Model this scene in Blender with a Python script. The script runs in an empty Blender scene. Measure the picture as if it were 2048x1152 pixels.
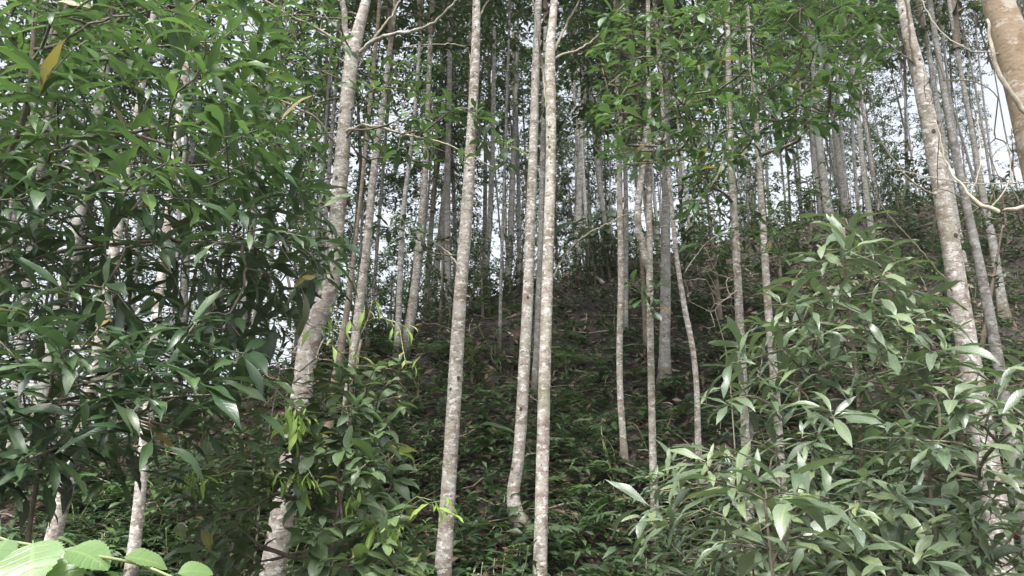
import bpy, math, random
import numpy as np
from mathutils import Matrix, Vector, noise

R = np.random.default_rng(11)
random.seed(11)
S = bpy.context.scene
COL = S.collection

# ------------------------------------------------------------------ camera
FPX = 1577.0                      # focal length in photo pixels (2048 wide)
PITCH = math.radians(15.0)
EYE = np.array([0.0, 0.0, 1.6])
cam_d = bpy.data.cameras.new('camera')
cam = bpy.data.objects.new('camera', cam_d)
COL.objects.link(cam)
cam.location = EYE
cam.rotation_euler = (math.pi / 2 + PITCH, 0, 0)
cam_d.sensor_width = 36.0
cam_d.lens = FPX / 2048 * 36.0
cam_d.clip_start = 0.05
cam_d.clip_end = 2000
S.camera = cam

# ------------------------------------------------------------------ sky, sun, exposure
SUN_EL, SUN_AZ = math.radians(64), math.radians(200)     # high, behind the camera's left shoulder
w = bpy.data.worlds.new('World'); S.world = w; w.use_nodes = True
nt = w.node_tree; nt.nodes.clear()
sky = nt.nodes.new('ShaderNodeTexSky'); sky.sky_type = 'NISHITA'; sky.sun_disc = False
sky.sun_elevation = SUN_EL; sky.sun_rotation = SUN_AZ
sky.air_density = 1.0; sky.dust_density = 6.0; sky.ozone_density = 1.0
hs = nt.nodes.new('ShaderNodeHueSaturation'); hs.inputs['Saturation'].default_value = 0.28
bg = nt.nodes.new('ShaderNodeBackground'); bg.inputs['Strength'].default_value = 0.15
wo = nt.nodes.new('ShaderNodeOutputWorld')
nt.links.new(sky.outputs[0], hs.inputs['Color']); nt.links.new(hs.outputs[0], bg.inputs['Color'])
nt.links.new(bg.outputs[0], wo.inputs['Surface'])
sun_d = bpy.data.lights.new('sun', 'SUN'); sun_d.energy = 1.4; sun_d.angle = math.radians(14)
sun_d.color = (1.0, 0.98, 0.95)
sun = bpy.data.objects.new('sun', sun_d); COL.objects.link(sun)
sdir = Vector((math.sin(SUN_AZ) * math.cos(SUN_EL), math.cos(SUN_AZ) * math.cos(SUN_EL), math.sin(SUN_EL)))
sun.rotation_euler = sdir.to_track_quat('Z', 'Y').to_euler()
S.view_settings.view_transform = 'Standard'; S.view_settings.look = 'None'
S.view_settings.gamma = 1.0; S.view_settings.use_curve_mapping = False
S.view_settings.exposure = 1.4
S.cycles.use_denoising = True
S.cycles.max_bounces = 6; S.cycles.diffuse_bounces = 3; S.cycles.glossy_bounces = 2
S.cycles.transmission_bounces = 4; S.cycles.sample_clamp_indirect = 6.0

# ------------------------------------------------------------------ pixel <-> place
CP, SP = math.cos(PITCH), math.sin(PITCH)
def ray(px, py):
    a, b = (px - 1024) / FPX, (576 - py) / FPX
    return np.array([a, CP - b * SP, SP + b * CP])
def at(px, py, D):
    d = ray(px, py)
    return EYE + d * (D / d[1])
def depth_of(p):
    return float(p[1] * CP + (p[2] - EYE[2]) * SP)
def project(P):
    P = np.asarray(P) - EYE
    f = P[..., 1] * CP + P[..., 2] * SP
    u = -P[..., 1] * SP + P[..., 2] * CP
    f = np.where(np.abs(f) < 1e-3, 1e-3, f)
    return 1024 + FPX * P[..., 0] / f, 576 - FPX * u / f, f

# ------------------------------------------------------------------ terrain
CREST = np.array([[-60, -4], [-14, 3.5], [-8, 6.8], [-5.2, 8.9], [-3.7, 11.2], [0, 14.7], [4.5, 17.8], [9.4, 20.8], [16, 24.0], [30, 29], [60, 36]], float)
SLOPE = 0.62
def softmin(a, b, k):
    return -k * np.logaddexp(-a / k, -b / k)
def softpos(a, k):
    return k * np.logaddexp(0, a / k)
def ground_np(x, y):
    yc = np.interp(x, CREST[:, 0], CREST[:, 1])
    up = softpos(SLOPE * (y - 5.5), 0.35)
    zc = np.maximum(SLOPE * (yc - 5.5), 0.05)
    drop = np.where(x < 0, 0.34, 0.26)
    back = zc - drop * (y - yc)
    z = softmin(up, back, 0.35)
    z = np.maximum(z, -9.0)
    n = 0.10 * np.sin(x * 1.3 + 0.7 * y) * np.sin(y * 1.7 - 0.4 * x) + 0.06 * np.sin(3.1 * x + 1.0) * np.sin(2.7 * y + x)
    n = n + 0.03 * np.sin(6.3 * x - 2.0 * y) * np.sin(7.1 * y + 1.3 * x)
    return z + n * np.clip((y - 3.5) / 4, 0.15, 1)
def gz(x, y):
    return float(ground_np(np.array([x]), np.array([y]))[0])
def hit(px, py):
    d = ray(px, py)
    t = np.linspace(1.0, 45, 3000)
    P = EYE[None] + d[None] * t[:, None]
    below = P[:, 2] < ground_np(P[:, 0], P[:, 1])
    i = int(np.argmax(below)) if below.any() else 1200
    return P[i]

# ------------------------------------------------------------------ mesh helpers
def make_mesh(name, verts, faces4, uv=None, rnd=None, smooth=True, mat=None):
    """faces4: (F,4) quads array."""
    verts = np.asarray(verts, np.float32); faces = np.asarray(faces4, np.int32)
    me = bpy.data.meshes.new(name)
    me.vertices.add(len(verts)); me.vertices.foreach_set('co', verts.ravel())
    F = len(faces)
    me.loops.add(F * 4); me.loops.foreach_set('vertex_index', faces.ravel())
    me.polygons.add(F)
    me.polygons.foreach_set('loop_start', np.arange(0, F * 4, 4, dtype=np.int32))
    me.polygons.foreach_set('loop_total', np.full(F, 4, np.int32))
    me.polygons.foreach_set('use_smooth', np.full(F, smooth))
    if uv is not None:
        l = me.uv_layers.new(name='UVMap')
        l.data.foreach_set('uv', np.asarray(uv, np.float32)[faces.ravel()].ravel())
    if rnd is not None:
        a = me.attributes.new('rnd', 'FLOAT', 'POINT')
        a.data.foreach_set('value', np.asarray(rnd, np.float32))
    if mat: me.materials.append(mat)
    me.update(calc_edges=True)
    me.validate()
    return me

def tube(pts, rad, sides=8, cap=True):
    pts = np.asarray(pts, float); rad = np.asarray(rad, float); n = len(pts)
    tan = np.gradient(pts, axis=0)
    tan /= np.linalg.norm(tan, axis=1, keepdims=True) + 1e-9
    ref = np.array([1.0, 0, 0]) if abs(tan[0][0]) < 0.8 else np.array([0, 1.0, 0])
    u = ref - tan * (tan @ ref)[:, None]
    u /= np.linalg.norm(u, axis=1, keepdims=True) + 1e-9
    v = np.cross(tan, u)
    a = np.linspace(0, 2 * np.pi, sides, endpoint=False)
    ring = u[:, None] * np.cos(a)[None, :, None] + v[:, None] * np.sin(a)[None, :, None]
    V = (pts[:, None] + ring * (rad[:, None, None] if rad.ndim == 1 else rad[:, :, None])).reshape(-1, 3)
    i = np.arange(n - 1)[:, None] * sides; j = np.arange(sides)[None]; k = (j + 1) % sides
    Fq = np.stack([i + j, i + k, i + sides + k, i + sides + j], -1).reshape(-1, 4)
    if cap:
        e = len(V); V = np.vstack([V, pts[-1:] + tan[-1:] * rad[-1].mean() * .4])
        b = (n - 1) * sides
        jj = np.arange(0, sides, 2)
        extra = np.stack([b + jj, b + (jj + 1) % sides, b + (jj + 2) % sides, np.full(len(jj), e)], -1)
        Fq = np.vstack([Fq, extra])
    return V, Fq

class MB:
    def __init__(s): s.v = []; s.f = []; s.n = 0
    def add(s, V, F): s.v.append(V); s.f.append(F + s.n); s.n += len(V)
    def mesh(s, name, mat, off=(0, 0, 0)):
        return make_mesh(name, np.vstack(s.v) - np.asarray(off), np.vstack(s.f), mat=mat)

def tag(o, label=None, cat=None, group=None, kind=None):
    if label: o['label'] = label
    if cat: o['category'] = cat
    if group: o['group'] = group
    if kind: o['kind'] = kind
    return o
def empty(name, loc, label=None, cat=None, group=None):
    o = bpy.data.objects.new(name, None); COL.objects.link(o); o.location = Vector([float(c) for c in loc])
    o.empty_display_size = 0.1
    return tag(o, label, cat, group)
def obj(name, me, parent=None, loc=None):
    o = bpy.data.objects.new(name, me); COL.objects.link(o)
    if parent: o.parent = parent
    if loc is not None: o.location = Vector([float(c) for c in loc])
    return o
def smooth_line(ctrl, step):
    """Catmull-Rom through control rows (any columns), resampled about every step of xyz length."""
    c = np.asarray(ctrl, float)
    if len(c) == 2:
        n = max(2, int(np.linalg.norm(c[1, :3] - c[0, :3]) / step) + 1)
        t = np.linspace(0, 1, n)[:, None]
        return c[0] * (1 - t) + c[1] * t
    p = np.vstack([2 * c[0] - c[1], c, 2 * c[-1] - c[-2]])
    out = []
    for i in range(1, len(p) - 2):
        n = max(2, int(np.linalg.norm(p[i + 1, :3] - p[i, :3]) / step) + 1)
        t = np.linspace(0, 1, n, endpoint=False)[:, None]
        a, b, d, e = p[i - 1], p[i], p[i + 1], p[i + 2]
        out.append(.5 * (2 * b + (d - a) * t + (2 * a - 5 * b + 4 * d - e) * t ** 2 + (3 * b - a - 3 * d + e) * t ** 3))
    out.append(c[-1:])
    return np.vstack(out)

# ------------------------------------------------------------------ materials
def node_mat(name):
    m = bpy.data.materials.new(name); m.use_nodes = True
    n = m.node_tree; n.nodes.clear()
    return m, n
def N(n, t, **kw):
    x = n.nodes.new(t)
    for k, v in kw.items():
        if k in ('operation', 'blend_type', 'data_type', 'attribute_name', 'noise_dimensions', 'feature', 'wave_type', 'musgrave_type', 'attribute_type'):
            setattr(x, k, v)
        else: x.inputs[k].default_value = v
    return x
def ramp(n, stops, interp='LINEAR'):
    r = n.nodes.new('ShaderNodeValToRGB'); r.color_ramp.interpolation = interp
    e = r.color_ramp.elements
    while len(e) < len(stops): e.new(0.5)
    for i, (p, c) in enumerate(stops):
        e[i].position = p; e[i].color = (*c, 1) if len(c) == 3 else c
    return r
def mixc(n, fac, a, b, blend='MIX'):
    x = n.nodes.new('ShaderNodeMix'); x.data_type = 'RGBA'; x.blend_type = blend
    for s, v in ((x.inputs[0], fac), (x.inputs[6], a), (x.inputs[7], b)):
        if isinstance(v, bpy.types.NodeSocket): n.links.new(v, s)
        elif isinstance(v, (int, float)): s.default_value = v
        else: s.default_value = (*v, 1)
    return x.outputs[2]
def math_(n, op, a, b=0.0, c=0.0):
    x = n.nodes.new('ShaderNodeMath'); x.operation = op
    for s, v in zip(x.inputs, (a, b, c)):
        if isinstance(v, bpy.types.NodeSocket): n.links.new(v, s)
        else: s.default_value = v
    return x.outputs[0]

def leaf_mat(name, stops, under, trans, by_object, rough=0.42, spec=0.5, dust=0.0, trans_fac=0.3, vein=0.35, freq=34):
    m, n = node_mat(name); L = n.links.new
    out = N(n, 'ShaderNodeOutputMaterial')
    if by_object: r = n.nodes.new('ShaderNodeObjectInfo').outputs['Random']
    else: r = N(n, 'ShaderNodeAttribute', attribute_name='rnd').outputs['Fac']
    cr = ramp(n, stops); L(r, cr.inputs[0])
    uv = n.nodes.new('ShaderNodeUVMap'); sx = n.nodes.new('ShaderNodeSeparateXYZ'); L(uv.outputs[0], sx.inputs[0])
    u = math_(n, 'ABSOLUTE', math_(n, 'MULTIPLY_ADD', sx.outputs[0], 2.0, -1.0))
    v = sx.outputs[1]
    rib = math_(n, 'LESS_THAN', u, 0.075)
    ph = math_(n, 'SINE', math_(n, 'MULTIPLY', math_(n, 'SUBTRACT', v, math_(n, 'MULTIPLY', u, 0.16)), freq * 3.0))
    lat = math_(n, 'POWER', math_(n, 'MULTIPLY_ADD', ph, 0.5, 0.5), 14.0)
    tc = n.nodes.new('ShaderNodeTexCoord')
    ns = N(n, 'ShaderNodeTexNoise', Scale=38.0, Detail=4.0, Roughness=0.65); L(tc.outputs['Object'], ns.inputs['Vector'])
    base = mixc(n, 1.0, cr.outputs[0], mixc(n, ns.outputs[0], (0.55, 0.6, 0.55), (1.45, 1.4, 1.45)), 'MULTIPLY')
    light = mixc(n, 1.0, cr.outputs[0], (1.9, 1.75, 1.5), 'MULTIPLY')
    base = mixc(n, math_(n, 'MULTIPLY', lat, vein * 0.5), base, light)
    base = mixc(n, math_(n, 'MULTIPLY', rib, min(1, vein * 2)), base, light)
    if dust > 0:
        n2 = N(n, 'ShaderNodeTexNoise', Scale=60.0, Detail=5.0, Roughness=0.7); L(tc.outputs['Object'], n2.inputs['Vector'])
        dr = ramp(n, [(0.36, (0, 0, 0)), (0.7, (1, 1, 1))]); L(n2.outputs[0], dr.inputs[0])
        base = mixc(n, math_(n, 'MULTIPLY', dr.outputs[0], dust), base, (0.36, 0.37, 0.335))
    n3 = N(n, 'ShaderNodeTexNoise', Scale=9.0, Detail=6.0, Roughness=0.7); L(tc.outputs['Object'], n3.inputs['Vector'])
    br = ramp(n, [(0.64, (0, 0, 0)), (0.69, (1, 1, 1))]); L(n3.outputs[0], br.inputs[0])
    base = mixc(n, math_(n, 'MULTIPLY', br.outputs[0], 0.6), base, (0.13, 0.095, 0.05))
    geo = n.nodes.new('ShaderNodeNewGeometry')
    col = mixc(n, geo.outputs['Backfacing'], base, mixc(n, 0.65, base, under))
    bs = N(n, 'ShaderNodeBsdfPrincipled', Roughness=rough); L(col, bs.inputs['Base Color'])
    bs.inputs['Specular IOR Level'].default_value = spec
    rr = math_(n, 'MULTIPLY_ADD', ns.outputs[0], 0.35, rough - 0.17); L(rr, bs.inputs['Roughness'])
    bp = N(n, 'ShaderNodeBump', Strength=0.25, Distance=0.004)
    L(math_(n, 'ADD', math_(n, 'MULTIPLY', lat, -0.6), math_(n, 'MULTIPLY', rib, -1.0)), bp.inputs['Height'])
    L(bp.outputs[0], bs.inputs['Normal'])
    tr = n.nodes.new('ShaderNodeBsdfTranslucent')
    L(mixc(n, 0.5, mixc(n, 1.0, cr.outputs[0], (2.3, 2.3, 1.5), 'MULTIPLY'), trans), tr.inputs['Color'])
    mx = n.nodes.new('ShaderNodeMixShader'); mx.inputs[0].default_value = trans_fac
    L(bs.outputs[0], mx.inputs[1]); L(tr.outputs[0], mx.inputs[2]); L(mx.outputs[0], out.inputs[0])
    return m

def bark_mat(name, pale, tan, lichen, dark, spot=0.5, scale=1.0, orange=None):
    m, n = node_mat(name); L = n.links.new
    out = N(n, 'ShaderNodeOutputMaterial'); tc = n.nodes.new('ShaderNodeTexCoord')
    oi = n.nodes.new('ShaderNodeObjectInfo')
    va = n.nodes.new('ShaderNodeVectorMath'); va.operation = 'ADD'; L(tc.outputs['Object'], va.inputs[0])
    vs = n.nodes.new('ShaderNodeVectorMath'); vs.operation = 'SCALE'; vs.inputs[0].default_value = (37, 11, 23); L(oi.outputs['Random'], vs.inputs['Scale'])
    L(vs.outputs[0], va.inputs[1])
    mp = N(n, 'ShaderNodeMapping'); mp.inputs['Scale'].default_value = (1, 1, 1.7); L(va.outputs[0], mp.inputs[0])
    co = mp.outputs[0]
    def nz(sc, det=4, ro=.6):
        x = N(n, 'ShaderNodeTexNoise', Scale=sc * scale, Detail=det, Roughness=ro); L(co, x.inputs['Vector']); return x.outputs[0]
    a = ramp(n, [(0.40, tan), (0.54, pale)]); L(nz(6.5, 6, .72), a.inputs[0])
    b = ramp(n, [(0.53, (0, 0, 0)), (0.58, (1, 1, 1))]); L(nz(17.0, 6, .74), b.inputs[0])
    col = mixc(n, math_(n, 'MULTIPLY', b.outputs[0], spot), a.outputs[0], lichen)
    c = ramp(n, [(0.55, (0, 0, 0)), (0.61, (1, 1, 1))]); L(nz(27.0, 5, .75), c.inputs[0])
    col = mixc(n, math_(n, 'MULTIPLY', c.outputs[0], 0.62), col, dark)
    g = ramp(n, [(0.52, (0, 0, 0)), (0.72, (1, 1, 1))]); L(nz(1.4, 3), g.inputs[0])
    col = mixc(n, math_(n, 'MULTIPLY', g.outputs[0], math_(n, 'MULTIPLY_ADD', math_(n, 'FRACT', math_(n, 'MULTIPLY', oi.outputs['Random'], 7.3)), 0.6, 0.1)), col, orange or (0.20, 0.21, 0.13))
    sz = n.nodes.new('ShaderNodeSeparateXYZ'); L(tc.outputs['Object'], sz.inputs[0])
    fz = math_(n, 'ADD', math_(n, 'MULTIPLY_ADD', sz.outputs[2], -1.15, 0.25), math_(n, 'MULTIPLY', nz(6.0, 4), 0.9))
    fr = ramp(n, [(0.28, (0, 0, 0)), (0.62, (1, 1, 1))]); L(fz, fr.inputs[0])
    col = mixc(n, math_(n, 'MULTIPLY', fr.outputs[0], 0.75), col, (0.10, 0.088, 0.052))        # damp mossy foot
    hs_ = n.nodes.new('ShaderNodeHueSaturation'); L(col, hs_.inputs['Color'])
    L(math_(n, 'MULTIPLY_ADD', oi.outputs['Random'], 0.45, 0.78), hs_.inputs['Value'])
    bs = N(n, 'ShaderNodeBsdfPrincipled', Roughness=0.85); L(hs_.outputs[0], bs.inputs['Base Color'])
    bs.inputs['Specular IOR Level'].default_value = 0.2
    bp = N(n, 'ShaderNodeBump', Strength=0.55, Distance=0.012); L(nz(26.0, 6, .7), bp.inputs['Height']); L(bp.outputs[0], bs.inputs['Normal'])
    L(bs.outputs[0], out.inputs[0])
    return m

def plain_mat(name, c1, c2, scale=20, rough=.8):
    m, n = node_mat(name); L = n.links.new
    out = N(n, 'ShaderNodeOutputMaterial'); tc = n.nodes.new('ShaderNodeTexCoord')
    ns = N(n, 'ShaderNodeTexNoise', Scale=scale, Detail=5.0, Roughness=0.65); L(tc.outputs['Object'], ns.inputs['Vector'])
    cr = ramp(n, [(0.35, c1), (0.65, c2)]); L(ns.outputs[0], cr.inputs[0])
    bs = N(n, 'ShaderNodeBsdfPrincipled', Roughness=rough); L(cr.outputs[0], bs.inputs['Base Color'])
    bp = N(n, 'ShaderNodeBump', Strength=0.4, Distance=0.01); L(ns.outputs[0], bp.inputs['Height']); L(bp.outputs[0], bs.inputs['Normal'])
    L(bs.outputs[0], out.inputs[0])
    return m

M = {}
M['bark'] = bark_mat('pale_bark', (0.40, 0.365, 0.325), (0.22, 0.18, 0.145), (0.66, 0.65, 0.62), (0.10, 0.075, 0.055), 0.9)
M['bark_far'] = bark_mat('grey_bark', (0.29, 0.278, 0.26), (0.17, 0.155, 0.137), (0.46, 0.46, 0.44), (0.075, 0.062, 0.052), 0.75, 0.8)
M['bark_brown'] = bark_mat('brown_bark', (0.25, 0.205, 0.16), (0.16, 0.125, 0.095), (0.36, 0.33, 0.29), (0.08, 0.06, 0.045), 0.5)
M['bark_orange'] = bark_mat('ochre_bark', (0.30, 0.235, 0.165), (0.25, 0.185, 0.12), (0.58, 0.54, 0.48), (0.17, 0.12, 0.08), 0.5, 0.55, (0.24, 0.21, 0.11))
M['twig'] = plain_mat('twig_bark', (0.10, 0.085, 0.06), (0.20, 0.17, 0.125), 30)
M['twig_dark'] = plain_mat('dark_twig_bark', (0.045, 0.035, 0.028), (0.10, 0.08, 0.06), 30)
M['twig_pale'] = plain_mat('pale_twig_bark', (0.27, 0.23, 0.17), (0.42, 0.38, 0.30), 30)
M['twig_green'] = plain_mat('green_twig', (0.16, 0.19, 0.08), (0.25, 0.28, 0.12), 30, .5)
M['scar'] = plain_mat('branch_scar', (0.03, 0.022, 0.016), (0.10, 0.075, 0.055), 60)
M['soil'] = plain_mat('forest_soil', (0.013, 0.010, 0.008), (0.034, 0.027, 0.020), 9, .95)
def two(name, **kw):
    M[name] = leaf_mat(name, by_object=False, **kw)
    M[name + '_o'] = leaf_mat(name + '_single', by_object=True, **kw)
two('leaf_mid', stops=[(0, (0.013, 0.032, 0.012)), (0.5, (0.024, 0.056, 0.019)), (0.93, (0.06, 0.12, 0.034)), (0.98, (0.06, 0.11, 0.038)), (0.997, (0.24, 0.17, 0.05))],
    under=(0.09, 0.12, 0.075), trans=(0.09, 0.18, 0.045), trans_fac=0.20, rough=.36, spec=.6)
two('leaf_bright', stops=[(0, (0.022, 0.054, 0.020)), (0.5, (0.040, 0.086, 0.033)), (0.93, (0.105, 0.185, 0.058)), (0.98, (0.10, 0.17, 0.055)), (0.997, (0.28, 0.16, 0.05))],
    under=(0.11, 0.15, 0.09), trans=(0.17, 0.31, 0.075), trans_fac=0.25, rough=.34, spec=.6)
two('leaf_dark', stops=[(0, (0.015, 0.038, 0.015)), (0.5, (0.027, 0.062, 0.024)), (0.93, (0.070, 0.125, 0.046)), (0.978, (0.07, 0.10, 0.05)), (0.992, (0.24, 0.18, 0.06))],
    under=(0.13, 0.155, 0.12), trans=(0.09, 0.18, 0.05), trans_fac=0.17, rough=0.33, spec=.6, dust=.06)
two('leaf_dusty', stops=[(0, (0.032, 0.070, 0.027)), (0.5, (0.070, 0.122, 0.050)), (0.9, (0.15, 0.21, 0.095)), (0.985, (0.15, 0.21, 0.07))],
    under=(0.25, 0.27, 0.23), trans=(0.15, 0.26, 0.08), trans_fac=0.17, rough=0.31, spec=.75, dust=0.36)
two('leaf_oval', stops=[(0, (0.045, 0.085, 0.032)), (0.6, (0.075, 0.13, 0.048)), (0.9, (0.12, 0.19, 0.065)), (0.97, (0.14, 0.22, 0.07)), (0.99, (0.30, 0.28, 0.07))],
    under=(0.17, 0.21, 0.13), trans=(0.17, 0.30, 0.07), trans_fac=0.22, rough=.36, spec=.6, dust=.22)
two('leaf_young', stops=[(0, (0.10, 0.19, 0.05)), (0.3, (0.24, 0.38, 0.08)), (0.7, (0.34, 0.50, 0.12)), (0.985, (0.42, 0.55, 0.20))],
    under=(0.28, 0.40, 0.14), trans=(0.45, 0.62, 0.14), trans_fac=0.42, rough=.4)
two('leaf_tooth', stops=[(0, (0.10, 0.20, 0.05)), (0.6, (0.13, 0.24, 0.06)), (0.985, (0.18, 0.28, 0.11))],
    under=(0.20, 0.30, 0.13), trans=(0.30, 0.46, 0.10), trans_fac=0.30, rough=.33, spec=.8, dust=.25, freq=14, vein=.2)
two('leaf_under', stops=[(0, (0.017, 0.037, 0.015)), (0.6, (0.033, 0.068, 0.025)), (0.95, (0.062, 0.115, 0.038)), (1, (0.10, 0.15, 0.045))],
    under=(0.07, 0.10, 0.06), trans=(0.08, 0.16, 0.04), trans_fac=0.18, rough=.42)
two('leaf_fern', stops=[(0, (0.040, 0.080, 0.026)), (0.6, (0.060, 0.118, 0.036)), (1, (0.10, 0.18, 0.05))],
    under=(0.09, 0.13, 0.07), trans=(0.14, 0.26, 0.05), trans_fac=0.25, rough=.5)
two('leaf_dead', stops=[(0, (0.034, 0.023, 0.016)), (0.5, (0.085, 0.055, 0.040)), (0.82, (0.18, 0.125, 0.095)), (0.95, (0.20, 0.155, 0.12)), (1, (0.33, 0.27, 0.22))],
    under=(0.16, 0.125, 0.095), trans=(0.12, 0.07, 0.04), trans_fac=0.06, rough=.65, spec=.25)

# ------------------------------------------------------------------ leaves
def leaf_tpl(rng, nseg=8, width=.28, wide=.58, droop=.5, fold=.25, wave=.03, petiole=.07, ragged=0.0, serrate=0.0, base=.9, notch=0.0):
    t = np.linspace(0, 1, nseg + 1)
    tb = np.clip((t - petiole) / (1 - petiole), 0, 1)
    a = math.log(.5) / math.log(wide)
    hw = width / 2 * np.sin(np.pi * tb ** a) ** base
    hw = np.maximum(hw, .010 * (1 - t) + .001)
    th = -droop * t ** 1.25
    dx, dz = np.cos(th), np.sin(th)
    x = np.concatenate([[0], np.cumsum((dx[1:] + dx[:-1]) / 2)]) / nseg
    z = np.concatenate([[0], np.cumsum((dz[1:] + dz[:-1]) / 2)]) / nseg
    sw = rng.normal(0, .05)
    ym = sw * t ** 2
    ph = rng.uniform(0, 6.28, 2); fr = rng.uniform(8, 15)
    V = []; UV = []
    for s in (-1, 0, 1):
        h = hw * (1 + ragged * rng.uniform(-1, .25, nseg + 1)) if s else hw
        if serrate and s: h = hw * (1 + serrate * (np.arange(nseg + 1) % 2 - .5))
        if s and rng.random() < notch:
            h = h.copy(); i0 = int(rng.integers(3, nseg)); h[i0] *= rng.uniform(.25, .6)
        y = ym + s * h
        up = abs(s) * hw * math.tan(fold) + abs(s) * wave * np.sin(fr * t + ph[(s + 1) // 2]) * (hw > .02)
        V.append(np.stack([x - up * np.sin(th) , y, z + up * np.cos(th)], -1))
        UV.append(np.stack([np.full(nseg + 1, (s + 1) / 2), t], -1))
    V = np.stack(V, 1).reshape(-1, 3); UV = np.stack(UV, 1).reshape(-1, 2)
    i = np.arange(nseg) * 3
    F = np.vstack([np.stack([i, i + 3, i + 4, i + 1], -1), np.stack([i + 1, i + 4, i + 5, i + 2], -1)])
    return V, F, UV
def tpl_set(k, nseg, seed, **rng_args):
    g = np.random.default_rng(seed); out = []
    for _ in range(k):
        kw = {a: (g.uniform(*b) if isinstance(b, tuple) else b) for a, b in rng_args.items()}
        out.append(leaf_tpl(g, nseg, **kw))
    return out
T_BIG = tpl_set(16, 9, 1, notch=.3, width=(.20, .29), wide=(.50, .62), droop=(.15, 1.15), fold=(.1, .45), wave=(.008, .03), ragged=(.02, .16), base=(1.0, 1.25))
T_LAN = tpl_set(16, 9, 2, notch=.25, base=(1.0, 1.25), width=(.16, .235), wide=(.48, .6), droop=(.2, 1.25), fold=(.1, .45), wave=(.008, .035), ragged=(.02, .14))
T_OVAL = tpl_set(10, 8, 3, width=(.36, .46), wide=(.42, .52), droop=(.2, .8), fold=(.08, .4), wave=(.008, .03), ragged=(.0, .06))
T_MED = tpl_set(10, 4, 4, width=(.25, .34), wide=(.5, .64), droop=(.2, 1.0), fold=(.1, .45), wave=(.01, .03))
T_LOW = tpl_set(8, 3, 5, width=(.30, .40), wide=(.5, .64), droop=(.2, 1.1), fold=(.1, .5), wave=0.0)
T_BOUGH = tpl_set(14, 7, 10, notch=.15, width=(.24, .34), wide=(.56, .68), droop=(.2, 1.1), fold=(.1, .45), wave=(.008, .03), ragged=(.0, .1), base=(.85, 1.05))
T_LIMP = tpl_set(10, 8, 6, width=(.16, .26), wide=(.42, .52), droop=(.2, .9), fold=(.2, .6), wave=(.01, .04))
T_DEAD = tpl_set(10, 2, 7, width=(.26, .42), wide=(.45, .6), droop=(-.9, .9), fold=(-.3, .7), wave=(0.02, .08))

def frames(dirs, ups):
    x = dirs / (np.linalg.norm(dirs, axis=1, keepdims=True) + 1e-9)
    z = ups - x * np.sum(ups * x, 1, keepdims=True)
    z /= np.linalg.norm(z, axis=1, keepdims=True) + 1e-9
    y = np.cross(z, x)
    return np.stack([x, y, z], -1)          # columns are axes
class Leaves:
    def __init__(s): s.p = []; s.d = []; s.u = []; s.l = []
    def add(s, p, d, u, l): s.p.append(p); s.d.append(d); s.u.append(u); s.l.append(l)
    def arr(s):
        return np.vstack(s.p), frames(np.vstack(s.d), np.vstack(s.u)), np.concatenate(s.l)
def join_leaves(name, P, A, Ls, tpls, mat, rng, off=(0, 0, 0)):
    ch = rng.integers(0, len(tpls), len(P)); rv = rng.random(len(P))
    Vs, Fs, Us, Rs, n = [], [], [], [], 0
    for k, (tv, tf, tu) in enumerate(tpls):
        m = np.where(ch == k)[0]
        if not len(m): continue
        V = np.einsum('nij,vj->nvi', A[m], tv) * Ls[m][:, None, None] + (P[m] - np.asarray(off))[:, None]
        F = tf[None] + (np.arange(len(m)) * len(tv))[:, None, None] + n
        Vs.append(V.reshape(-1, 3)); Fs.append(F.reshape(-1, 4)); Us.append(np.tile(tu, (len(m), 1)))
        Rs.append(np.repeat(rv[m], len(tv))); n += len(m) * len(tv)
    return make_mesh(name, np.vstack(Vs), np.vstack(Fs), np.vstack(Us), np.concatenate(Rs), mat=mat)
_tplmesh = {}
def tpl_mesh(tpls, k, mat):
    key = (id(tpls), k, mat.name)
    if key not in _tplmesh:
        v, f, u = tpls[k]
        _tplmesh[key] = make_mesh('leaf', v, f, u, mat=mat)
    return _tplmesh[key]
def mat4(A, p, l):
    m = Matrix.Identity(4)
    for i in range(3):
        for j in range(3): m[i][j] = A[i, j] * l
        m[i][3] = p[i]
    return m

def whorl(LV, rng, p, d, n, length, spread=(.7, 1.35), sag=.25, back=.05, upbias=1.0, lift=.9):
    d = d / (np.linalg.norm(d) + 1e-9) + np.array([0, 0, lift]); d = d / (np.linalg.norm(d) + 1e-9)
    ref = np.array([0, 0, 1.0]) if abs(d[2]) < .9 else np.array([1.0, 0, 0])
    u = np.cross(d, ref); u /= np.linalg.norm(u); v = np.cross(d, u)
    az = rng.uniform(0, 6.28) + np.arange(n) * 2.4 + rng.normal(0, .25, n)
    el = rng.uniform(*spread, n)
    rad = u * np.cos(az)[:, None] + v * np.sin(az)[:, None]
    dirs = d * np.cos(el)[:, None] + rad * np.sin(el)[:, None]
    dirs[:, 2] = dirs[:, 2] * .7 - sag * rng.normal(.45, .5, n) + .10
    ups = np.tile([0, 0, upbias], (n, 1)) + d * .3 + np.array([0, -.12, 0]) * upbias + rng.normal(0, .27, (n, 3))
    pos = p - d * rng.uniform(0, back, n)[:, None]
    LV.add(pos, dirs, ups, length * rng.uniform(.45, 1.15, n))

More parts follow.
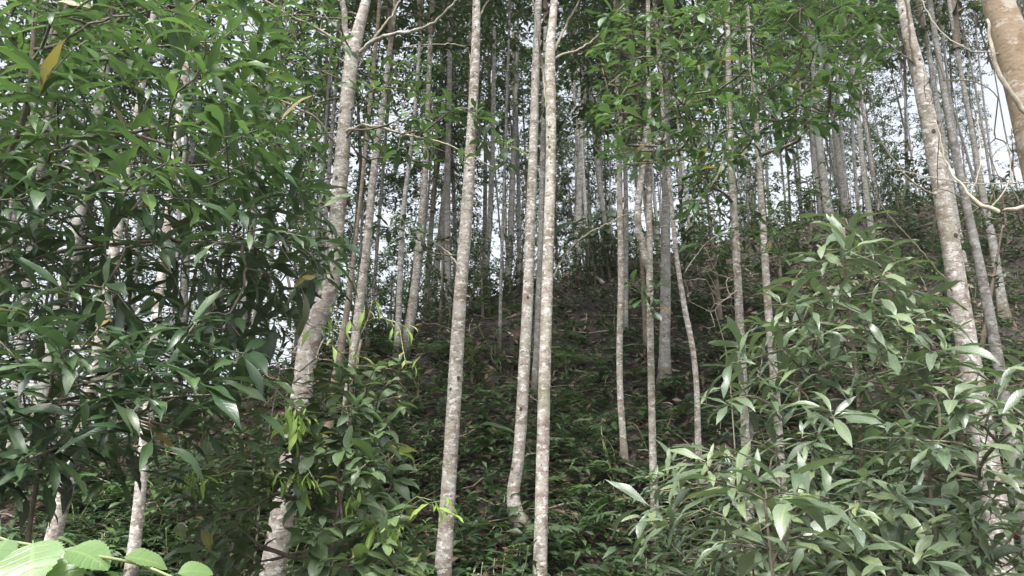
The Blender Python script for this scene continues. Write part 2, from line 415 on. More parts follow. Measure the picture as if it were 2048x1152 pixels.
# ------------------------------------------------------------------ branching
class Skeleton:
    """Grows towards attractor points; every attractor becomes a leafy twig end."""
    def __init__(s, line):
        s.p = [np.asarray(q, float) for q in line]; s.par = [-1] + list(range(len(line) - 1))
        s.path = [0.0] * len(line); s.first = len(line); s.tips = []
    def grow(s, attr, rng, step=.07, k=.35, arch=.12, jit=.012, root_free=0, down=.6):
        attr = np.asarray(attr); P0 = np.array(s.p)
        order = np.argsort(np.min(np.linalg.norm(attr[:, None] - P0[None], axis=2), axis=1))
        cap = len(s.p) + len(attr) * 60
        buf = np.zeros((cap, 3)); path = np.zeros(cap); n = len(s.p)
        buf[:n] = P0; path[:n] = s.path
        for ai in order:
            a = attr[ai]
            d = a - buf[root_free:n]
            dist = np.linalg.norm(d, axis=1)
            cost = dist + k * path[root_free:n] + down * np.maximum(0, -d[:, 2]) * .5
            cost[dist < step * 1.2] += .3
            i = int(np.argmin(cost)) + root_free
            D = dist[i - root_free]
            m = min(55, max(2, int(D / step)))
            t = (np.arange(1, m + 1) / m)[:, None]
            b = buf[i]
            q = b + (a - b) * t
            q[:, 2] += arch * D * np.sin(np.pi * t[:, 0]) * rng.uniform(-.6, 1.0)
            side = rng.normal(0, .07 * D, 3); q += side * np.sin(np.pi * t)
            q[:-1] += rng.normal(0, jit, (m - 1, 3)) * np.minimum(1, D)
            if n + m >= cap: break
            buf[n:n + m] = q; path[n:n + m] = path[i] + D * t[:, 0]
            s.par.append(i); s.par.extend(range(n, n + m - 1)); n += m
            s.tips.append(n - 1)
        s.p = list(buf[:n]); s.path = list(path[:n])
    def radii(s, tip=.0028, power=.42, stem=None):
        c = np.zeros(len(s.p)); c[s.tips] = 1
        for i in range(len(s.p) - 1, 0, -1): c[s.par[i]] += c[i]
        r = tip * np.maximum(c, 1) ** power
        if stem is not None: r[:s.first] = np.maximum(stem, r[:s.first] * 0 + tip)
        s.r = r; s.c = c; return r
    def chains(s):
        """chains of node indices, each starting at its attachment node; with the id of the side branch they belong to."""
        kids = [[] for _ in s.p]
        for i, p in enumerate(s.par):
            if p >= 0: kids[p].append(i)
        out = []; stack = []
        for i in range(s.first):
            for kx in kids[i]:
                if kx >= s.first: stack.append((i, kx, kx))
        while stack:
            i, kx, bid = stack.pop()
            ch = [i, kx]
            while kids[kx]:
                ks = sorted(kids[kx], key=lambda q: -s.c[q])
                for o in ks[1:]: stack.append((kx, o, bid))
                kx = ks[0]; ch.append(kx)
            out.append((bid, ch))
        return out

def sample_poly(poly, n, rng, mind):
    poly = np.asarray(poly, float)
    lo, hi = poly.min(0), poly.max(0); pts = []
    tries = 0
    while len(pts) < n and tries < n * 60:
        tries += 1
        q = rng.uniform(lo, hi)
        x, y = q; ins = False; j = len(poly) - 1
        for i in range(len(poly)):
            if (poly[i, 1] > y) != (poly[j, 1] > y) and x < (poly[j, 0] - poly[i, 0]) * (y - poly[i, 1]) / (poly[j, 1] - poly[i, 1]) + poly[i, 0]: ins = not ins
            j = i
        if not ins: continue
        if pts and np.min(np.linalg.norm(np.array(pts) - q, axis=1)) < mind * (0.5 + .5 * max(0, 1 - tries / (n * 30))): continue
        pts.append(q)
    return np.array(pts)

def build_plant_parts(root, base, sk, rng, tpls, matname, leaf, nleaf, twig_mat, sag=.3, singles=300, tip=.0028, inner=.35, stem_r=None, spread=(.7, 1.35), stem_mat=None, power=.42, sides=6, stem_name='stem', skip_stem=False, max_branch=40, extra=None, z_min=None):
    """stem, branches, single leaves and the remaining foliage as children of root."""
    sk.radii(tip=tip, power=power, stem=stem_r)
    P = np.array(sk.p); base = np.asarray(base, float)
    if not skip_stem:
        V, F = tube(P[:sk.first], sk.r[:sk.first], 10)
        obj(stem_name, make_mesh(stem_name, V - base, F, mat=M[stem_mat or twig_mat]), root)
    groups = {}
    for bid, ch in sk.chains(): groups.setdefault(bid, []).append(ch)
    big = sorted(groups, key=lambda b: -sum(len(c) for c in groups[b]))
    rest = MB(); nr = 0
    for gi, b in enumerate(big):
        mb = MB() if gi < max_branch else rest
        for ch in groups[b]:
            r = sk.r[ch].copy(); r[0] = min(r[0], r[1] * 1.15)
            V, F = tube(P[ch], r, sides if r[0] > .006 else 4)
            mb.add(V, F)
        if mb is not rest: obj('branch', mb.mesh('branch', M[twig_mat], base), root)
        else: nr += 1
    if nr: tag(obj('twigs', rest.mesh('twigs', M[twig_mat], base), root), kind='stuff')
    LV = Leaves()
    for t in sk.tips:
        d = P[t] - P[sk.par[t]]
        whorl(LV, rng, P[t], d, int(rng.integers(*nleaf)), leaf * rng.uniform(.8, 1.15), sag=sag, spread=spread)
    thin = [i for i in range(sk.first, len(P)) if sk.c[i] <= 2 and i not in set(sk.tips)]
    if inner > 0 and thin:
        for i in rng.choice(thin, int(len(sk.tips) * inner * 3)):
            d = P[i] - P[sk.par[i]]
            whorl(LV, rng, P[i], d, 1, leaf * rng.uniform(.7, 1.05), sag=sag, spread=(.8, 1.4))
    pos, A, ln = LV.arr()
    if z_min is not None:
        ok = pos[:, 2] > z_min; pos, A, ln = pos[ok], A[ok], ln[ok]
    px, py, f = project(pos + A[:, :, 0] * ln[:, None] * .5)
    score = ln / f * ((px > -20) & (px < 2068) & (py > -20) & (py < 1172) & (f > .1)) + rng.uniform(0, .008, len(ln))
    order = np.argsort(-score)
    one, many = order[:singles], order[singles:]
    for i in one:
        o = bpy.data.objects.new('leaf', tpl_mesh(tpls, int(rng.integers(0, len(tpls))), M[matname + '_o']))
        COL.objects.link(o); o.parent = root
        o.matrix_basis = mat4(A[i], pos[i] - base, float(ln[i]))
    if len(many):
        me = join_leaves('foliage', pos[many], A[many], ln[many], tpls, M[matname], rng, base)
        tag(obj('foliage', me, root), kind='stuff')
    return root

def plant(name, label, cat, stem, stem_r, regions, tpls, matname, leaf, nleaf=(5, 8), twig='twig', sag=.3, singles=300, group=None, seed=0, k=.35, inner=.35, stem_mat=None, spread=(.7, 1.35), tip=.0028, root_free=0, arch=.12):
    """stem: rows (px, py, depth) from the ground up; regions: (polygon, depth range, count, min pixel gap)."""
    rng = np.random.default_rng(seed)
    c = np.array([at(*s) for s in stem])
    g = c[0].copy()
    if c[0][2] > gz(c[0][0], c[0][1]) - .05:
        g[2] = gz(g[0], g[1]) - .06
        c = np.vstack([g, c])
    line = smooth_line(c, .08)
    base = np.array([line[0][0], line[0][1], gz(line[0][0], line[0][1])])
    sk = Skeleton(line)
    for poly, dr, n, gap in regions:
        q = sample_poly(poly, n, rng, gap)
        a = np.array([at(x, y, rng.uniform(*dr)) for x, y in q])
        a = a[a[:, 2] > ground_np(a[:, 0], a[:, 1]) + .06]
        sk.grow(a, rng, k=k, root_free=root_free, arch=arch)
    sr = np.interp(np.linspace(0, 1, len(line)), [0, 1], stem_r)
    root = empty(name, base, label, cat, group)
    return build_plant_parts(root, base, sk, rng, tpls, matname, leaf, nleaf, twig, sag=sag, singles=singles, stem_r=sr, inner=inner, stem_mat=stem_mat, spread=spread, tip=tip)

# ================================================================== THE GROUND
def build_ground():
    def axis(lo, hi, c0, c1, fine):
        a = [np.arange(c0, c1, fine)]
        s = fine; x = c1; up = []
        while x < hi: up.append(x); s *= 1.25; x += s
        s = fine; x = c0; dn = []
        while x > lo: s *= 1.25; x -= s; dn.append(x)
        return np.concatenate([np.array(dn[::-1]), a[0], np.array(up)])
    xs = axis(-150, 150, -12, 20, .11); ys = axis(-80, 200, -2, 26, .11)
    X, Y = np.meshgrid(xs, ys)
    Z = ground_np(X, Y)
    fine = .035 * np.sin(X * 11 + 3 * np.sin(Y * 5)) * np.sin(Y * 13 + 2 * np.sin(X * 7)) * (np.abs(X) < 25)
    V = np.stack([X, Y, Z + fine * np.clip((Y - 4) / 2, 0, 1)], -1).reshape(-1, 3)
    nx = len(xs); ny = len(ys)
    i = np.arange(ny - 1)[:, None] * nx + np.arange(nx - 1)[None]
    F = np.stack([i, i + 1, i + nx + 1, i + nx], -1).reshape(-1, 4)
    g = obj('ground', make_mesh('ground', V, F, mat=M['soil']))
    tag(g, 'dark soil of the forest hillside', None, None, 'structure')
build_ground()

def slope_points(n, rng, pad=140, dmax=24):
    """points on the visible slope, evenly spread over the picture more than over the ground."""
    out = []
    while len(out) < n:
        m = n * 3
        px = rng.uniform(-pad, 2048 + pad, m); py = rng.uniform(380, 1330, m)
        for a, b in zip(px, py):
            d = ray(a, b)
            t = np.linspace(4.0, 27, 240)
            P = EYE[None] + d[None] * t[:, None]
            bl = P[:, 2] < ground_np(P[:, 0], P[:, 1])
            if not bl.any(): continue
            q = P[int(np.argmax(bl))]
            if q[1] > dmax or q[1] < 4.6: continue
            out.append(q + np.array([*rng.normal(0, .12, 2), 0]))
            if len(out) >= n: break
    P = np.array(out); P[:, 2] = ground_np(P[:, 0], P[:, 1])
    return P
def ground_normal(x, y):
    e = .15
    n = np.stack([ground_np(x - e, y) - ground_np(x + e, y), ground_np(x, y - e) - ground_np(x, y + e), np.full_like(x, 2 * e)], -1)
    return n / np.linalg.norm(n, axis=1, keepdims=True)

def build_litter():
    rng = np.random.default_rng(21)
    P = np.vstack([slope_points(12000, rng), np.stack([rng.uniform(-9, 17, 42000), rng.uniform(4.2, 24, 42000), np.zeros(42000)], -1)])
    P[:, 2] = ground_np(P[:, 0], P[:, 1])
    nrm = ground_normal(P[:, 0], P[:, 1])
    d = rng.normal(0, 1, (len(P), 3)); d -= nrm * np.sum(d * nrm, 1, keepdims=True)
    d /= np.linalg.norm(d, axis=1, keepdims=True)
    d += nrm * rng.normal(.05, .3, len(P))[:, None]
    ups = nrm + rng.normal(0, .45, P.shape)
    me = join_leaves('leaf_litter', P + nrm * rng.uniform(.005, .06, len(P))[:, None], frames(d, ups), rng.uniform(.05, .15, len(P)) * np.where(rng.random(len(P)) < .06, 1.5, 1), T_DEAD, M['leaf_dead'], rng)
    tag(obj('leaf_litter', me), 'fallen brown leaves scattered over the hillside', 'leaf litter', None, 'stuff')
    mb = MB()
    Q = slope_points(260, rng)
    nq = ground_normal(Q[:, 0], Q[:, 1])
    for q, nn in zip(Q, nq):
        d = rng.normal(0, 1, 3); d -= nn * (d @ nn); d /= np.linalg.norm(d); L = rng.uniform(.25, 1.0)
        t = np.linspace(-.5, .5, 6)[:, None]
        p = q + d * L * t + nn * rng.uniform(.02, .1) + rng.normal(0, .02, (6, 3))
        V, F = tube(p, np.linspace(1, .5, 6) * rng.uniform(.004, .011), 5); mb.add(V, F)
    tag(obj('fallen_twigs', mb.mesh('fallen_twigs', M['twig_pale'])), 'pale dead twigs lying among the leaf litter', 'twigs', None, 'stuff')
build_litter()

# ---- low plants of the slope
def seedling_mesh(rng, h, n_wh, leaf, nl, tpls, matname):
    LV = Leaves(); mb = MB()
    for s in range(int(rng.integers(1, 4))):
        top = np.array([rng.normal(0, .1), rng.normal(0, .1), h * rng.uniform(.6, 1)])
        line = smooth_line(np.array([[0, 0, -.03], top * .5 + rng.normal(0, .03, 3), top]), .05)
        V, F = tube(line, np.linspace(.006, .003, len(line)), 4); mb.add(V, F)
        for k in range(n_wh):
            t = (k + 1) / n_wh; i = int(t * (len(line) - 1))
            whorl(LV, rng, line[i], line[i] - line[max(0, i - 2)] + [0, 0, .001], nl if k == n_wh - 1 else 2, leaf * (1.1 - .3 * t), sag=.35, spread=(.8, 1.4))
    P, A, ln = LV.arr()
    return join_leaves('foliage', P, A, ln, tpls, M[matname], rng), mb.mesh('stem', M['twig_green'])
def fern_mesh(rng, n_fr, L, tilt=.8):
    Vs, Fs, Us, Rs, n = [], [], [], [], 0
    for k in range(n_fr):
        az = k * 2 * math.pi / n_fr + rng.normal(0, .25); hd = np.array([math.cos(az), math.sin(az), 0]); sd = np.array([-hd[1], hd[0], 0])
        Lf = L * rng.uniform(.7, 1.1); t = np.linspace(0, 1, 15); e0 = rng.uniform(.7, 1.2)
        ang = e0 - t * rng.uniform(1.0, 1.6)
        r = np.concatenate([[0], np.cumsum(np.cos(ang[:-1]))]) / 14 * Lf; z = np.concatenate([[0], np.cumsum(np.sin(ang[:-1]))]) / 14 * Lf
        c = hd[None] * r[:, None] + np.array([0, 0, 1.0]) * z[:, None]
        rv = rng.random()
        for i in range(3, 15):
            pl = Lf * .32 * math.sin(math.pi * min(1, (1.12 - t[i]) * .78)) * rng.uniform(.85, 1.1)
            fw = (c[i] - c[i - 1]); fw /= np.linalg.norm(fw)
            for s in (-1, 1):
                d = sd * s + fw * .35 + np.array([0, 0, -.18 + rng.normal(0, .1)])
                b = c[i]; wv = fw * Lf * .022
                Vs += [b - wv, b + d * pl * .55 - wv * .9 + [0, 0, .01], b + d * pl, b + wv * 1.0 + d * pl * .4]
                Fs.append([n, n + 1, n + 2, n + 3]); n += 4
                Us += [[.5, .1], [.2, .5], [.5, .9], [.8, .5]]; Rs += [rv] * 4
        for i in range(14):
            wv = sd * .003
            Vs += [c[i] - wv, c[i] + wv, c[i + 1] + wv, c[i + 1] - wv]; Fs.append([n, n + 1, n + 2, n + 3]); n += 4
            Us += [[.5, .5]] * 4; Rs += [rv] * 4
    return make_mesh('fronds', np.array(Vs), np.array(Fs), np.array(Us), np.array(Rs), mat=M['leaf_fern'])

def zone_of(p):
    px = float(project(np.asarray(p, float)[None])[0][0])
    for lim, z in ((330, 'behind the left foreground saplings'), (640, 'just left of the kinked tree'), (925, 'between the kinked and the straight leaning tree'), (1075, 'between the straight leaning tree and twin trunks'),
                   (1245, 'just right of the twin central trunks'), (1330, 'around the long thin whitish tree'), (1490, 'between the stout grey and slender boughed trees'), (1650, 'behind the tall tan-stemmed sapling'), (1850, 'left of the thick right leaning tree')):
        if px < lim: return z
    return 'right of the thick right leaning tree'
def build_undergrowth():
    rng = np.random.default_rng(31)
    seeds = [seedling_mesh(rng, rng.uniform(.18, .5), int(rng.integers(2, 5)), rng.uniform(.11, .19), 6, T_MED, 'leaf_under') for _ in range(7)]
    ferns = [fern_mesh(rng, int(rng.integers(5, 9)), rng.uniform(.28, .5)) for _ in range(6)]
    def place(name, label, cat, group, parts, P, smin, smax):
        for q in P:
            e = empty(name, q, label + ' ' + zone_of(q), cat, group + ' ' + zone_of(q))
            e.rotation_euler = (rng.normal(0, .12) + .15, rng.normal(0, .12), rng.uniform(0, 6.28))
            s = float(rng.uniform(smin, smax)); e.scale = (s, s, s * float(rng.uniform(.8, 1.2)))
            ms = parts[int(rng.integers(0, len(parts)))]
            if isinstance(ms, tuple):
                tag(obj('foliage', ms[0], e), kind='stuff'); obj('stem', ms[1], e)
            else: tag(obj('fronds', ms, e), kind='stuff')
    P = slope_points(270, rng, pad=20, dmax=17)
    P = P[(P[:, 1] > 5.2)]
    place('seedling', 'small broadleaf seedling on the slope', 'seedling', 'seedlings on the shaded slope', seeds, P[:230], .7, 1.4)
    P = slope_points(260, rng, pad=20, dmax=15)
    place('fern', 'low green fern on the slope', 'fern', 'ferns on the shaded slope', ferns, P[:210], .6, 1.3)
    # the mass beyond counting
    LV = Leaves()
    Q = np.vstack([slope_points(4200, rng), np.stack([rng.uniform(-10, 18, 12000), rng.uniform(5, 25, 12000), np.zeros(12000)], -1)])
    Q[:, 2] = ground_np(Q[:, 0], Q[:, 1])
    dens = np.sin(Q[:, 0] * 1.1 + 2) * np.sin(Q[:, 1] * .9 + Q[:, 0] * .4) + rng.normal(0, .5, len(Q))
    Q = Q[dens > -.7]
    for q in Q:
        h = rng.uniform(.04, .3) if rng.random() < .8 else rng.uniform(.2, .5)
        whorl(LV, rng, q + [rng.normal(0, .05), rng.normal(0, .05), h], np.array([rng.normal(0, .3), rng.normal(0, .3) - .2, 1]), int(rng.integers(5, 10)), rng.uniform(.09, .2), sag=.25, spread=(.7, 1.5), back=.12)
    P, A, ln = LV.arr()
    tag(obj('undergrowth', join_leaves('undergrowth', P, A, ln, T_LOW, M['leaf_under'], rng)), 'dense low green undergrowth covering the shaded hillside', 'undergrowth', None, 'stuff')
build_undergrowth()

# ================================================================== TREES
scar_me = None
def build_scar():
    global scar_me
    a = np.linspace(0, 2 * np.pi, 8, endpoint=False)
    V = []
    for r, z in ((1.35, -.4), (1.0, .30), (.7, .38), (.2, .26)):
        V += [[r * math.cos(t), r * math.sin(t) * .75, z] for t in a]
    F = [[k * 8 + i, k * 8 + (i + 1) % 8, (k + 1) * 8 + (i + 1) % 8, (k + 1) * 8 + i] for k in range(3) for i in range(8)]
    F += [[24, 25, 26, 27], [24, 27, 28, 31], [28, 29, 30, 31]]
    scar_me = make_mesh('branch_scar', np.array(V), np.array(F), mat=M['scar'])
build_scar()

def trunk_geo(line, rad, rng, sides=18, rough=.035, flare=None):
    n = len(line)
    ang = np.linspace(0, 2 * np.pi, sides, endpoint=False)
    rr = np.tile(rad[:, None], (1, sides))
    s = np.arange(n)
    for f, am in ((.35, 1.0), (.9, .6), (1.7, .4)):
        p1, p2 = rng.uniform(0, 6.28, 2)
        rr *= 1 + rough * am * np.sin(s[:, None] * f + p1 + np.sin(ang[None] * 2 + p2) * 1.5) * np.cos(ang[None] * rng.integers(1, 4) + p2)
    if flare is not None:
        lob = 1 + .45 * np.maximum(0, np.sin(ang * int(rng.integers(3, 5)) + rng.uniform(0, 6)))[None] * flare[:, None] + flare[:, None] * .35
        rr *= lob
    return tube(line, rr, sides)

def crown_variant(seed, H=6.5, Rm=1.5, n=300, leaf=.18, tpls=None):
    """a tall plantation crown around a straight leader: branch mesh and leaf mesh, shared by many trees."""
    rng = np.random.default_rng(seed)
    line = np.stack([np.linspace(0, rng.normal(0, .3), 40) , np.linspace(0, rng.normal(0, .3), 40), np.linspace(0, H, 40)], -1)
    sk = Skeleton(line)
    A = []
    while len(A) < n:
        z = rng.uniform(.3, H + .3); r = Rm * (1 - (max(z, 1.2) - 1.2) / H * .75) * math.sqrt(rng.uniform(.02, 1)); az = rng.uniform(0, 6.28)
        if math.sin(az * 3 + z * 2.1 + seed) + math.sin(z * 3.7 + seed * 2) < -.9: continue
        A.append([r * math.cos(az), r * math.sin(az), z])
    sk.grow(np.array(A), rng, step=.14, k=.25, arch=.1, jit=.02, down=2.0)
    sk.radii(tip=.004, power=.45, stem=np.linspace(.05, .012, 40))
    P = np.array(sk.p); mb = MB()
    V, F = tube(line, np.linspace(.05, .012, 40), 6); mb.add(V, F)
    for b, ch in sk.chains():
        V, F = tube(P[ch], sk.r[ch], 4); mb.add(V, F)
    LV = Leaves()
    for t in sk.tips:
        whorl(LV, rng, P[t], P[t] - P[sk.par[t]], int(rng.integers(6, 10)), leaf, sag=.4, back=.14)
        whorl(LV, rng, P[sk.par[t]], P[t] - P[sk.par[t]], 2, leaf, sag=.4, back=.1)
    pp, AA, ln = LV.arr()
    return mb.mesh('branches', M['twig']), join_leaves('crown', pp, AA, ln, tpls or T_LOW, M['leaf_mid'], rng)
CROWNS = [crown_variant(100 + i, n=210 + 25 * i, H=6.0 + .5 * i, Rm=1.45 + .14 * (i % 4)) for i in range(6)]
def add_crown(root, base, p, scale, rng, var=None):
    i = int(rng.integers(0, len(CROWNS))) if var is None else var
    b, c = CROWNS[i]
    rz = float(rng.uniform(0, 6.28))
    for nm, me in (('branches', b), ('crown', c)):
        o = obj(nm, me, root, np.asarray(p) - base); o.rotation_euler = (float(rng.normal(0, .03)), float(rng.normal(0, .03)), rz); o.scale = (scale,) * 3
        tag(o, kind='stuff')

def tree(label, rows, D=None, height=None, mat='bark', seed=0, group=None, scars=8, crown=True, branches=(), leafy=None, name='tree', crown_at=None, cut=False, dtop=0.0, sides=18, wscale=.83):
    """rows: (px, py, width px) from the top of what is seen to the lowest point seen; the base is on the ground there when D is None."""
    rng = np.random.default_rng(1000 + seed)
    rows = sorted(rows, key=lambda r: -r[1])
    if D is None:
        h = hit(rows[0][0], rows[0][1]); D = float(h[1])
    ctrl = []
    y0, y1 = rows[0][1], rows[-1][1]
    for px, py, wpx in rows:
        p = at(px, py, D + dtop * (y0 - py) / max(1, y0 - y1))
        ctrl.append([*p, wscale * wpx / 2 * depth_of(p) / FPX])
    ctrl = np.array(ctrl)
    g = gz(ctrl[0, 0], ctrl[0, 1])
    while ctrl[0, 2] > g + .12:                                   # carry the trunk down into the ground
        d = ctrl[0] - ctrl[1]; d[:3] /= max(.05, np.linalg.norm(d[:3])); st = max(.15, min(.6, ctrl[0, 2] - g + .1))
        nx = ctrl[0].copy(); nx[0] += d[0] * st * .5; nx[2] -= st; nx[3] *= 1 + .03 * st
        ctrl = np.vstack([nx, ctrl]); g = gz(ctrl[0, 0], ctrl[0, 1])
    low = ctrl[0].copy(); low[2] = g - .15; low[3] *= 1.05
    if ctrl[0, 2] > low[2] + .05: ctrl = np.vstack([low, ctrl])
    base = np.array([ctrl[0, 0], ctrl[0, 1], g])
    H = height or rng.uniform(10.5, 13.5)
    top = ctrl[-1].copy()
    if not cut:
        d = ctrl[-1, :3] - ctrl[-2, :3]; d /= np.linalg.norm(d); r0 = top[3]
        zt = base[2] + H
        while ctrl[-1, 2] < zt - .1:
            d = d * .8 + np.array([rng.normal(0, .03), rng.normal(0, .03), 1]) * .2; d /= np.linalg.norm(d)
            nx = ctrl[-1].copy(); nx[:3] += d * .8; nx[3] = max(.022, r0 * (1 - .85 * (nx[2] - top[2]) / max(.5, zt - top[2])))
            ctrl = np.vstack([ctrl, nx])
    line = smooth_line(ctrl, .09 if D < 10 else .16)
    rad = np.maximum(line[:, 3], .012)
    hgt = line[:, 2] - base[2]
    flare = np.exp(-np.maximum(hgt, 0) / .2) * .8
    V, F = trunk_geo(line[:, :3], rad, rng, sides, flare=flare)
    root = empty(name, base, label, 'tree', group)
    trunk = obj('trunk', make_mesh('trunk', V - base, F, mat=M[mat]), root)
    # old branch scars
    lo = [i for i in range(len(line)) if .4 < hgt[i] < 6.2]
    if lo and scars:
        for i in rng.choice(lo, scars):
            az = rng.uniform(math.pi * 1.02, math.pi * 1.98)
            nrm = np.array([math.cos(az), math.sin(az), .25]); nrm /= np.linalg.norm(nrm)
            A = frames(np.array([[0, 0, 1.0]]), nrm[None])[0]
            o = bpy.data.objects.new('branch_scar', scar_me); COL.objects.link(o); o.parent = trunk
            s = float(min(.34 * rad[i], .022) * rng.choice([.3, .4, .5, .7, .95]))
            o.matrix_basis = mat4(A, line[i, :3] - base + nrm * (rad[i] - s * .12), s)
    # bare limbs
    for rows_b in branches:
        c = np.array([[*at(a, b, dd), rr] for a, b, dd, rr in rows_b])
        bl = smooth_line(c, .05); jit = rng.normal(0, .004, (len(bl), 3)); bl[:, :3] += jit
        V, F = tube(bl[:, :3], np.maximum(bl[:, 3], .0022), 7)
        obj('branch', make_mesh('branch', V - base, F, mat=M['bark' if c[0, 3] > .02 else 'twig_pale']), root)
    # leafy boughs seen in the picture
    if leafy:
        upper = line[(hgt > 1.2)]
        skl = [q for q in upper[:, :3]]
        sk = Skeleton(skl)
        for poly, dr, n, gap in leafy['regions']:
            q = sample_poly(poly, n, rng, gap)
            a = np.array([at(x, y, rng.uniform(*dr)) for x, y in q])
            sk.grow(a, rng, step=.1, k=leafy.get('k', .2), arch=.1)
        build_plant_parts(root, base, sk, rng, leafy.get('tpls', T_MED), leafy.get('mat', 'leaf_mid'), leafy.get('leaf', .17), leafy.get('nleaf', (6, 9)), leafy.get('twig', 'twig'), sag=.35, singles=leafy.get('singles', 60), stem_r=np.interp(np.linspace(0, 1, len(skl)), [0, 1], [.02, .01]), skip_stem=True, max_branch=14, tip=.0032, inner=.2)
    if crown and not cut:
        ca = crown_at or max(5.6, H * .5)
        i = int(np.argmin(np.abs(hgt - ca)))
        add_crown(root, base, line[i, :3], float(rng.uniform(.9, 1.1)) * (H - ca) / 6.5, rng)
    return root

# ---- the trees one can tell apart, measured from the photograph
tree('thick pale tree with a kinked, leaning trunk and cut fork, left of centre',
     [(742, -40, 17), (729, 14, 21), (722, 40, 24), (712, 80, 27), (702, 130, 31), (690, 250, 31), (677, 400, 34), (668, 500, 34), (665, 545, 34), (659, 582, 39), (641, 622, 48), (624, 662, 47), (613, 720, 46), (602, 800, 46), (577, 950, 48), (556, 1080, 52), (545, 1152, 55)],
     D=6.2, seed=1, scars=22, crown_at=7.2, height=11, wscale=.92,
     branches=[[(702, 150, 6.2, .035), (692, 70, 6.2, .028), (684, -10, 6.15, .026), (676, -160, 6.1, .022), (670, -500, 6.0, .016)],
               [(716, 108, 6.2, .022), (760, 75, 6.1, .018), (850, 55, 6.0, .013), (905, 10, 5.9, .01), (960, -60, 5.8, .008)],
               [(712, 125, 6.2, .016), (745, 80, 6.3, .012), (790, 20, 6.5, .009), (815, -40, 6.6, .007)],
               [(693, 262, 6.15, .014), (735, 250, 6.0, .012), (800, 266, 5.9, .010), (868, 282, 5.8, .008), (915, 296, 5.75, .006), (985, 335, 5.7, .004)],
               [(690, 90, 6.2, .016), (640, 60, 6.1, .013), (560, 20, 5.9, .010), (500, -20, 5.8, .008)],
               [(672, 290, 6.2, .012), (630, 235, 6.0, .010), (570, 205, 5.8, .008), (480, 150, 5.6, .006)]],
     leafy=dict(regions=[([(470, -20), (690, -20), (680, 120), (650, 250), (640, 420), (590, 480), (540, 300), (500, 150)], (5.0, 7.2), 90, 26),
                         ([(720, 130), (840, 110), (900, 250), (860, 330), (740, 300)], (5.6, 7.4), 30, 28),
                         ([(900, 190), (1030, 190), (1040, 360), (930, 340)], (5.5, 5.9), 6, 40)], mat='leaf_bright', leaf=.18, singles=200, tpls=T_BOUGH))
tree('straight pale tree leaning slightly right, just left of the twin central trunks',
     [(953, -10, 18), (950, 130, 22), (935, 400, 28), (920, 600, 32), (905, 850, 35), (886, 1152, 39)], D=6.55, seed=2, scars=24, crown_at=7.4,
     branches=[[(949, 62, 6.55, .011), (965, 20, 6.8, .009), (1010, -40, 6.6, .006)],
               [(944, 160, 6.55, .009), (938, 105, 6.7, .008), (915, 90, 6.4, .006), (850, 88, 6.1, .004), (800, 95, 6.0, .003)],
               [(921, 535, 6.5, .008), (890, 500, 6.7, .007), (845, 470, 6.5, .004)]],
     leafy=dict(regions=[([(900, 190), (1000, 200), (1010, 250), (910, 260)], (6.4, 6.9), 7, 26), ([(770, 440), (850, 440), (860, 500), (790, 500)], (6.2, 6.6), 6, 28)], mat='leaf_mid', leaf=.16, singles=60, tpls=T_BOUGH))
tree('pale tree with its base bent at the flare, left one of the twin central trunks',
     [(1077, -10, 16), (1071, 150, 19), (1063, 400, 23), (1055, 600, 26), (1045, 800, 28), (1036, 920, 28), (1027, 985, 29), (1034, 1030, 34), (1050, 1062, 44)], seed=3, scars=22, crown_at=7.0)
tree('slender grey tree half hidden between the twin central trunks',
     [(1092, 50, 11), (1086, 300, 13), (1081, 500, 15), (1074, 700, 17), (1070, 782, 19)], seed=4, mat='bark_far', scars=4)
tree('tallest straight whitish tree in the centre, right one of the twin trunks',
     [(1109, -10, 18), (1104, 60, 20), (1100, 110, 25), (1102, 300, 25), (1095, 550, 27), (1088, 800, 30), (1080, 1152, 33)], D=6.6, seed=5, scars=26, crown_at=7.3,
     branches=[[(1104, 112, 6.6, .017), (1128, 60, 6.9, .012), (1170, -20, 6.7, .008)],
               [(1104, 118, 6.6, .012), (1180, 85, 6.8, .009), (1250, 5, 6.6, .006)],
               [(1098, 255, 6.55, .010), (1086, 150, 6.8, .009), (1075, 60, 6.6, .007), (1060, -30, 6.5, .005)],
               [(1099, 578, 6.6, .008), (1120, 525, 6.8, .007), (1160, 480, 6.5, .006), (1230, 440, 6.3, .005), (1330, 400, 6.2, .004), (1400, 400, 6.1, .003)]])
tree('very thin straight sapling standing alone mid-slope left of the twin trunks',
     [(1008, 380, 7), (1004, 500, 7), (1001, 600, 8), (1000, 700, 8)], seed=6, mat='bark_far', scars=0, height=7.5, crown_at=5.6)
tree('slim pale tree with slightly crooked foot, first right of the twin trunks',
     [(1238, 280, 13), (1240, 420, 14), (1242, 560, 15), (1239, 700, 15), (1241, 800, 15), (1247, 880, 15), (1249, 925, 19)], seed=7, crown_at=4.6, scars=8, height=10)
tree('slim grey tree close behind the crooked-footed one right of the twin trunks',
     [(1249, 250, 10), (1252, 420, 11), (1252, 560, 11), (1251, 680, 12)], seed=8, crown_at=3.4, mat='bark_far', scars=3)
